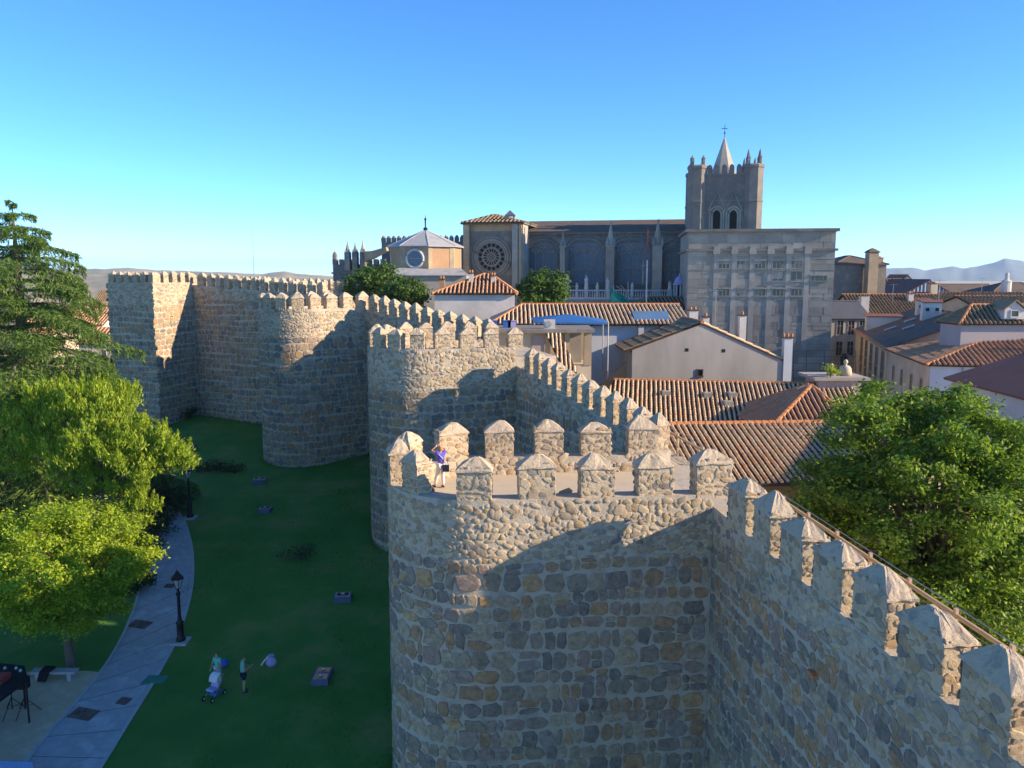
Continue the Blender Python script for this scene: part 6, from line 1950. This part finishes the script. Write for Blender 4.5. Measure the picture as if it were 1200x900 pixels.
# ------------------------------------------------------------------ floodlight boxes on the lawn
def floodlight(label, px, py, n, s, ang=0.0):
    g = G(px, py)
    r = thing('floodlight', label, 'floodlight', g, 'floodlight boxes on the lawn')
    fr = ((g[0],g[1],g[2]), ang)
    b = MB(); b.fbox(fr,-.5*s,.5*s,-.4*s*n,.4*s*n,-.1,.32*s); b.build('housing', M['blue_box'], r)
    for i in range(n):
        y0 = -.4*s*n+.8*s*i+.08*s
        b = MB(); b.fbox(fr,-.42*s,.42*s,y0,y0+.64*s,.322*s,.36*s); f = b.build('lens_frame', M['steel'], r)
        b = MB(); b.fbox(fr,-.34*s,.34*s,y0+.08*s,y0+.56*s,.362*s,.372*s); b.build('lens', M['glass'], f)
        b = MB(); b.fbox(fr,-.1*s,.1*s,y0+.25*s,y0+.4*s,.373*s,.45*s); b.build('bulb_guard', M['lamp_glass'], f)
M['blue_box'] = surf('blue_grey_painted_metal', (0.10,0.13,0.20), (0.08,0.105,0.16), 3, 0.6, 0.1, 20, 0.004)
floodlight('long floodlight box with two lenses near the people on the lawn', 378, 795, 2, .78)
floodlight('low floodlight box beside the second tower base', 402, 703, 1, .95, .1)
floodlight('upright floodlight box near the loose shrub', 311, 600, 1, .9, -.1)
floodlight('floodlight box in front of the free-standing round tower', 304, 566, 1, 1.0, .2)
floodlight('floodlight box near the lamp post bend', 222, 526, 1, 1.0, .0)
# blue backpack at the wall foot
g = G(257, 487)
bp = thing('blue_rucksack', 'bright blue rucksack leaning at the foot of the far wall', 'bag', g)
b = MB(); b.lathe((g[0],g[1],g[2]), [(.42,0),(.5,.3),(.48,.8),(.3,1.05),(.1,1.1)], 9); b.build('body', M['bluecloth'], bp)
b = MB(); b.lathe((g[0]+.1,g[1]-.35,g[2]), [(.3,0),(.3,.35),(.2,.5)], 8); b.build('pocket', M['tarp'], bp)

# ------------------------------------------------------------------ stage corner by the path
def tripod(label, px, py, h):
    g = G(px, py)
    r = thing('tripod_stand', label, 'tripod', g, 'tripod stands in front of the stage')
    b = MB(); b.tube([(g[0],g[1],g[2]+.2),(g[0],g[1],g[2]+h)], .025, 6); b.build('pole', M['iron'], r)
    for k in range(3):
        a = k*2.094+.4; e = (g[0]+.62*math.cos(a), g[1]+.62*math.sin(a)); b = MB()
        b.tube([(g[0],g[1],g[2]+.75),(e[0],e[1],lz(e[1])+.02)], .018, 5); b.tube([(g[0],g[1],g[2]+.3),((g[0]+e[0])/2,(g[1]+e[1])/2,g[2]+.38)], .012, 4); b.build('leg', M['iron'], r)
    b = MB(); b.box(g[0]-.22,g[0]+.22,g[1]-.17,g[1]+.17,g[2]+h,g[2]+h+.5); sp2 = b.build('speaker', M['black'], r)
    b = MB(); b.tube([(g[0],g[1]-.172,g[2]+h+.2),(g[0],g[1]-.19,g[2]+h+.2)], .14, 12); b.build('speaker_cone', M['iron'], sp2)
tripod('black tripod stand at the corner of the black stage canopy', 30, 836, 1.2)
tripod('black tripod stand under the black stage canopy', 15, 836, 1.2)
g = G(-30, 800)
cn = thing('stage_canopy', 'black canopy over the stage at the edge of the sandy area', 'canopy', g)
b = MB()
pc_ = [P(-70,772,g[1]+1.2), P(30,786,g[1]+.4), P(33,800,g[1]-.3), P(-70,868,g[1]-1.6)]
zt_ = g[2]+1.6
pc_ = [floor_hit(-90,770,zt_), floor_hit(29,783,zt_), floor_hit(33,798,zt_), floor_hit(-4,826,zt_), floor_hit(-90,860,zt_)]
b.prism(pc_[::-1], (0,0,.12)); b.build('canopy', M['black'], cn)
for q in (pc_[1], pc_[2], pc_[4], pc_[0]):
    b = MB(); b.tube([(q[0]-.1,q[1],lz(q[1])-.05),(q[0]-.1,q[1],zt_)], .04, 6); b.build('pole', M['iron'], cn)
for (px,py) in ((6,784),(19,784),(24,787)):
    q = floor_hit(px,py,zt_+.12); b = MB(); b.lathe((q[0],q[1],zt_+.12), [(.06,0),(.07,.06),(.03,.12)], 8); b.build('spotlight', M['lamp_glass'], cn)
q = floor_hit(-2,798,zt_+.12); b = MB(); b.box(q[0]-.35,q[0]+.35,q[1]-.35,q[1]+.35,zt_+.122,zt_+.35); b.build('red_box', M['red'], cn)
# bench with a dark coat on it
g = G(66, 796)
bn = thing('stone_bench', 'pale stone bench under the round tree by the sandy area', 'bench', g)
b = MB(); b.box(g[0]-1.1,g[0]+1.0,g[1]-.22,g[1]+.22,g[2]+.36,g[2]+.46); b.build('seat', M['kerb'], bn)
for x in (-.8,.7):
    b = MB(); b.box(g[0]+x-.1,g[0]+x+.1,g[1]-.18,g[1]+.18,g[2]-.1,g[2]+.36); b.build('leg', M['kerb'], bn)
ct = thing('dark_coat', 'dark coat draped over the stone bench', 'coat', (g[0]-.35,g[1],g[2]+.46))
b = MB(); x, y, z = g[0]-.35, g[1], g[2]+.462
b.add([(x-.28,y-.25,z+.04),(x+.22,y-.26,z+.05),(x+.25,y+.2,z+.10),(x-.25,y+.22,z+.12),(x-.33,y-.42,z-.36),(x+.10,y-.44,z-.38),(x-.26,y-.23,z),(x+.2,y-.23,z),(x+.24,y+.2,z),(x-.24,y+.2,z)], [(0,1,2,3),(4,5,1,0),(6,9,8,7),(2,1,7,8),(3,2,8,9),(0,3,9,6),(4,0,6),(5,7,1),(4,6,7,5)]); b.build('cloth', M['black'], ct)
# table with pale blue cloth in the corner
zt_ = lz(29)+.85
tq_ = [floor_hit(-60,890,zt_), floor_hit(38,893,zt_), floor_hit(42,915,zt_), floor_hit(-60,925,zt_)]
tb = thing('cloth_table', 'table under a pale blue cloth at the edge of the path', 'table', (tq_[1][0]-1,tq_[1][1],lz(29)))
b = MB(); b.prism([(p[0],p[1],zt_-.5) for p in tq_][::-1], (0,0,.5)); b.build('tablecloth', M['paleblue'] if 'paleblue' in M else cloth('paleblue',(.30,.42,.66)), tb)
for p in tq_:
    cx_, cy_ = sum(q[0] for q in tq_)/4, sum(q[1] for q in tq_)/4
    b = MB(); x, y = p[0]*.9+cx_*.1, p[1]*.9+cy_*.1; b.tube([(x,y,lz(y)-.02),(x,y,zt_-.4)], .03, 6); b.build('leg', M['steel'], tb)
# orange brick wedged in the near wall
q = P(984, 790, 20.2)
s_ = (28-20.2)/d1[1]
ox_, oy_ = 7.1-d1[0]*s_, 28-d1[1]*s_
fr = ((ox_, oy_, P(984,790,oy_)[2]), math.radians(90-(-6)))
bb = MB(); bb.fbox(fr,-.18,.18,-.02,.16,-.06,.06)
bb.fbox(fr,-.15,.1,0,.18,.062,.10)
tag(bb.build('loose_brick', M['ridge_tile']), 'single orange brick sticking out of the near wall face', 'brick')

# ------------------------------------------------------------------ haze over the far country
hz = MB(); hz.box(-9800,9800,-700,11500,-160,190)
ho = hz.build('haze', [])
ho['kind'] = 'stuff'
ho.data.materials.clear()
hm = bpy.data.materials.new('haze'); hm.use_nodes = True
hn = hm.node_tree; hn.nodes.remove(hn.nodes['Principled BSDF'])
pv = hn.nodes.new('ShaderNodeVolumePrincipled')
pv.inputs['Color'].default_value = (0.60,0.80,1.0,1)
pv.inputs['Density'].default_value = 9e-5
pv.inputs['Anisotropy'].default_value = 0.2
hn.links.new(pv.outputs[0], hn.nodes['Material Output'].inputs['Volume'])
ho.data.materials.append(hm)
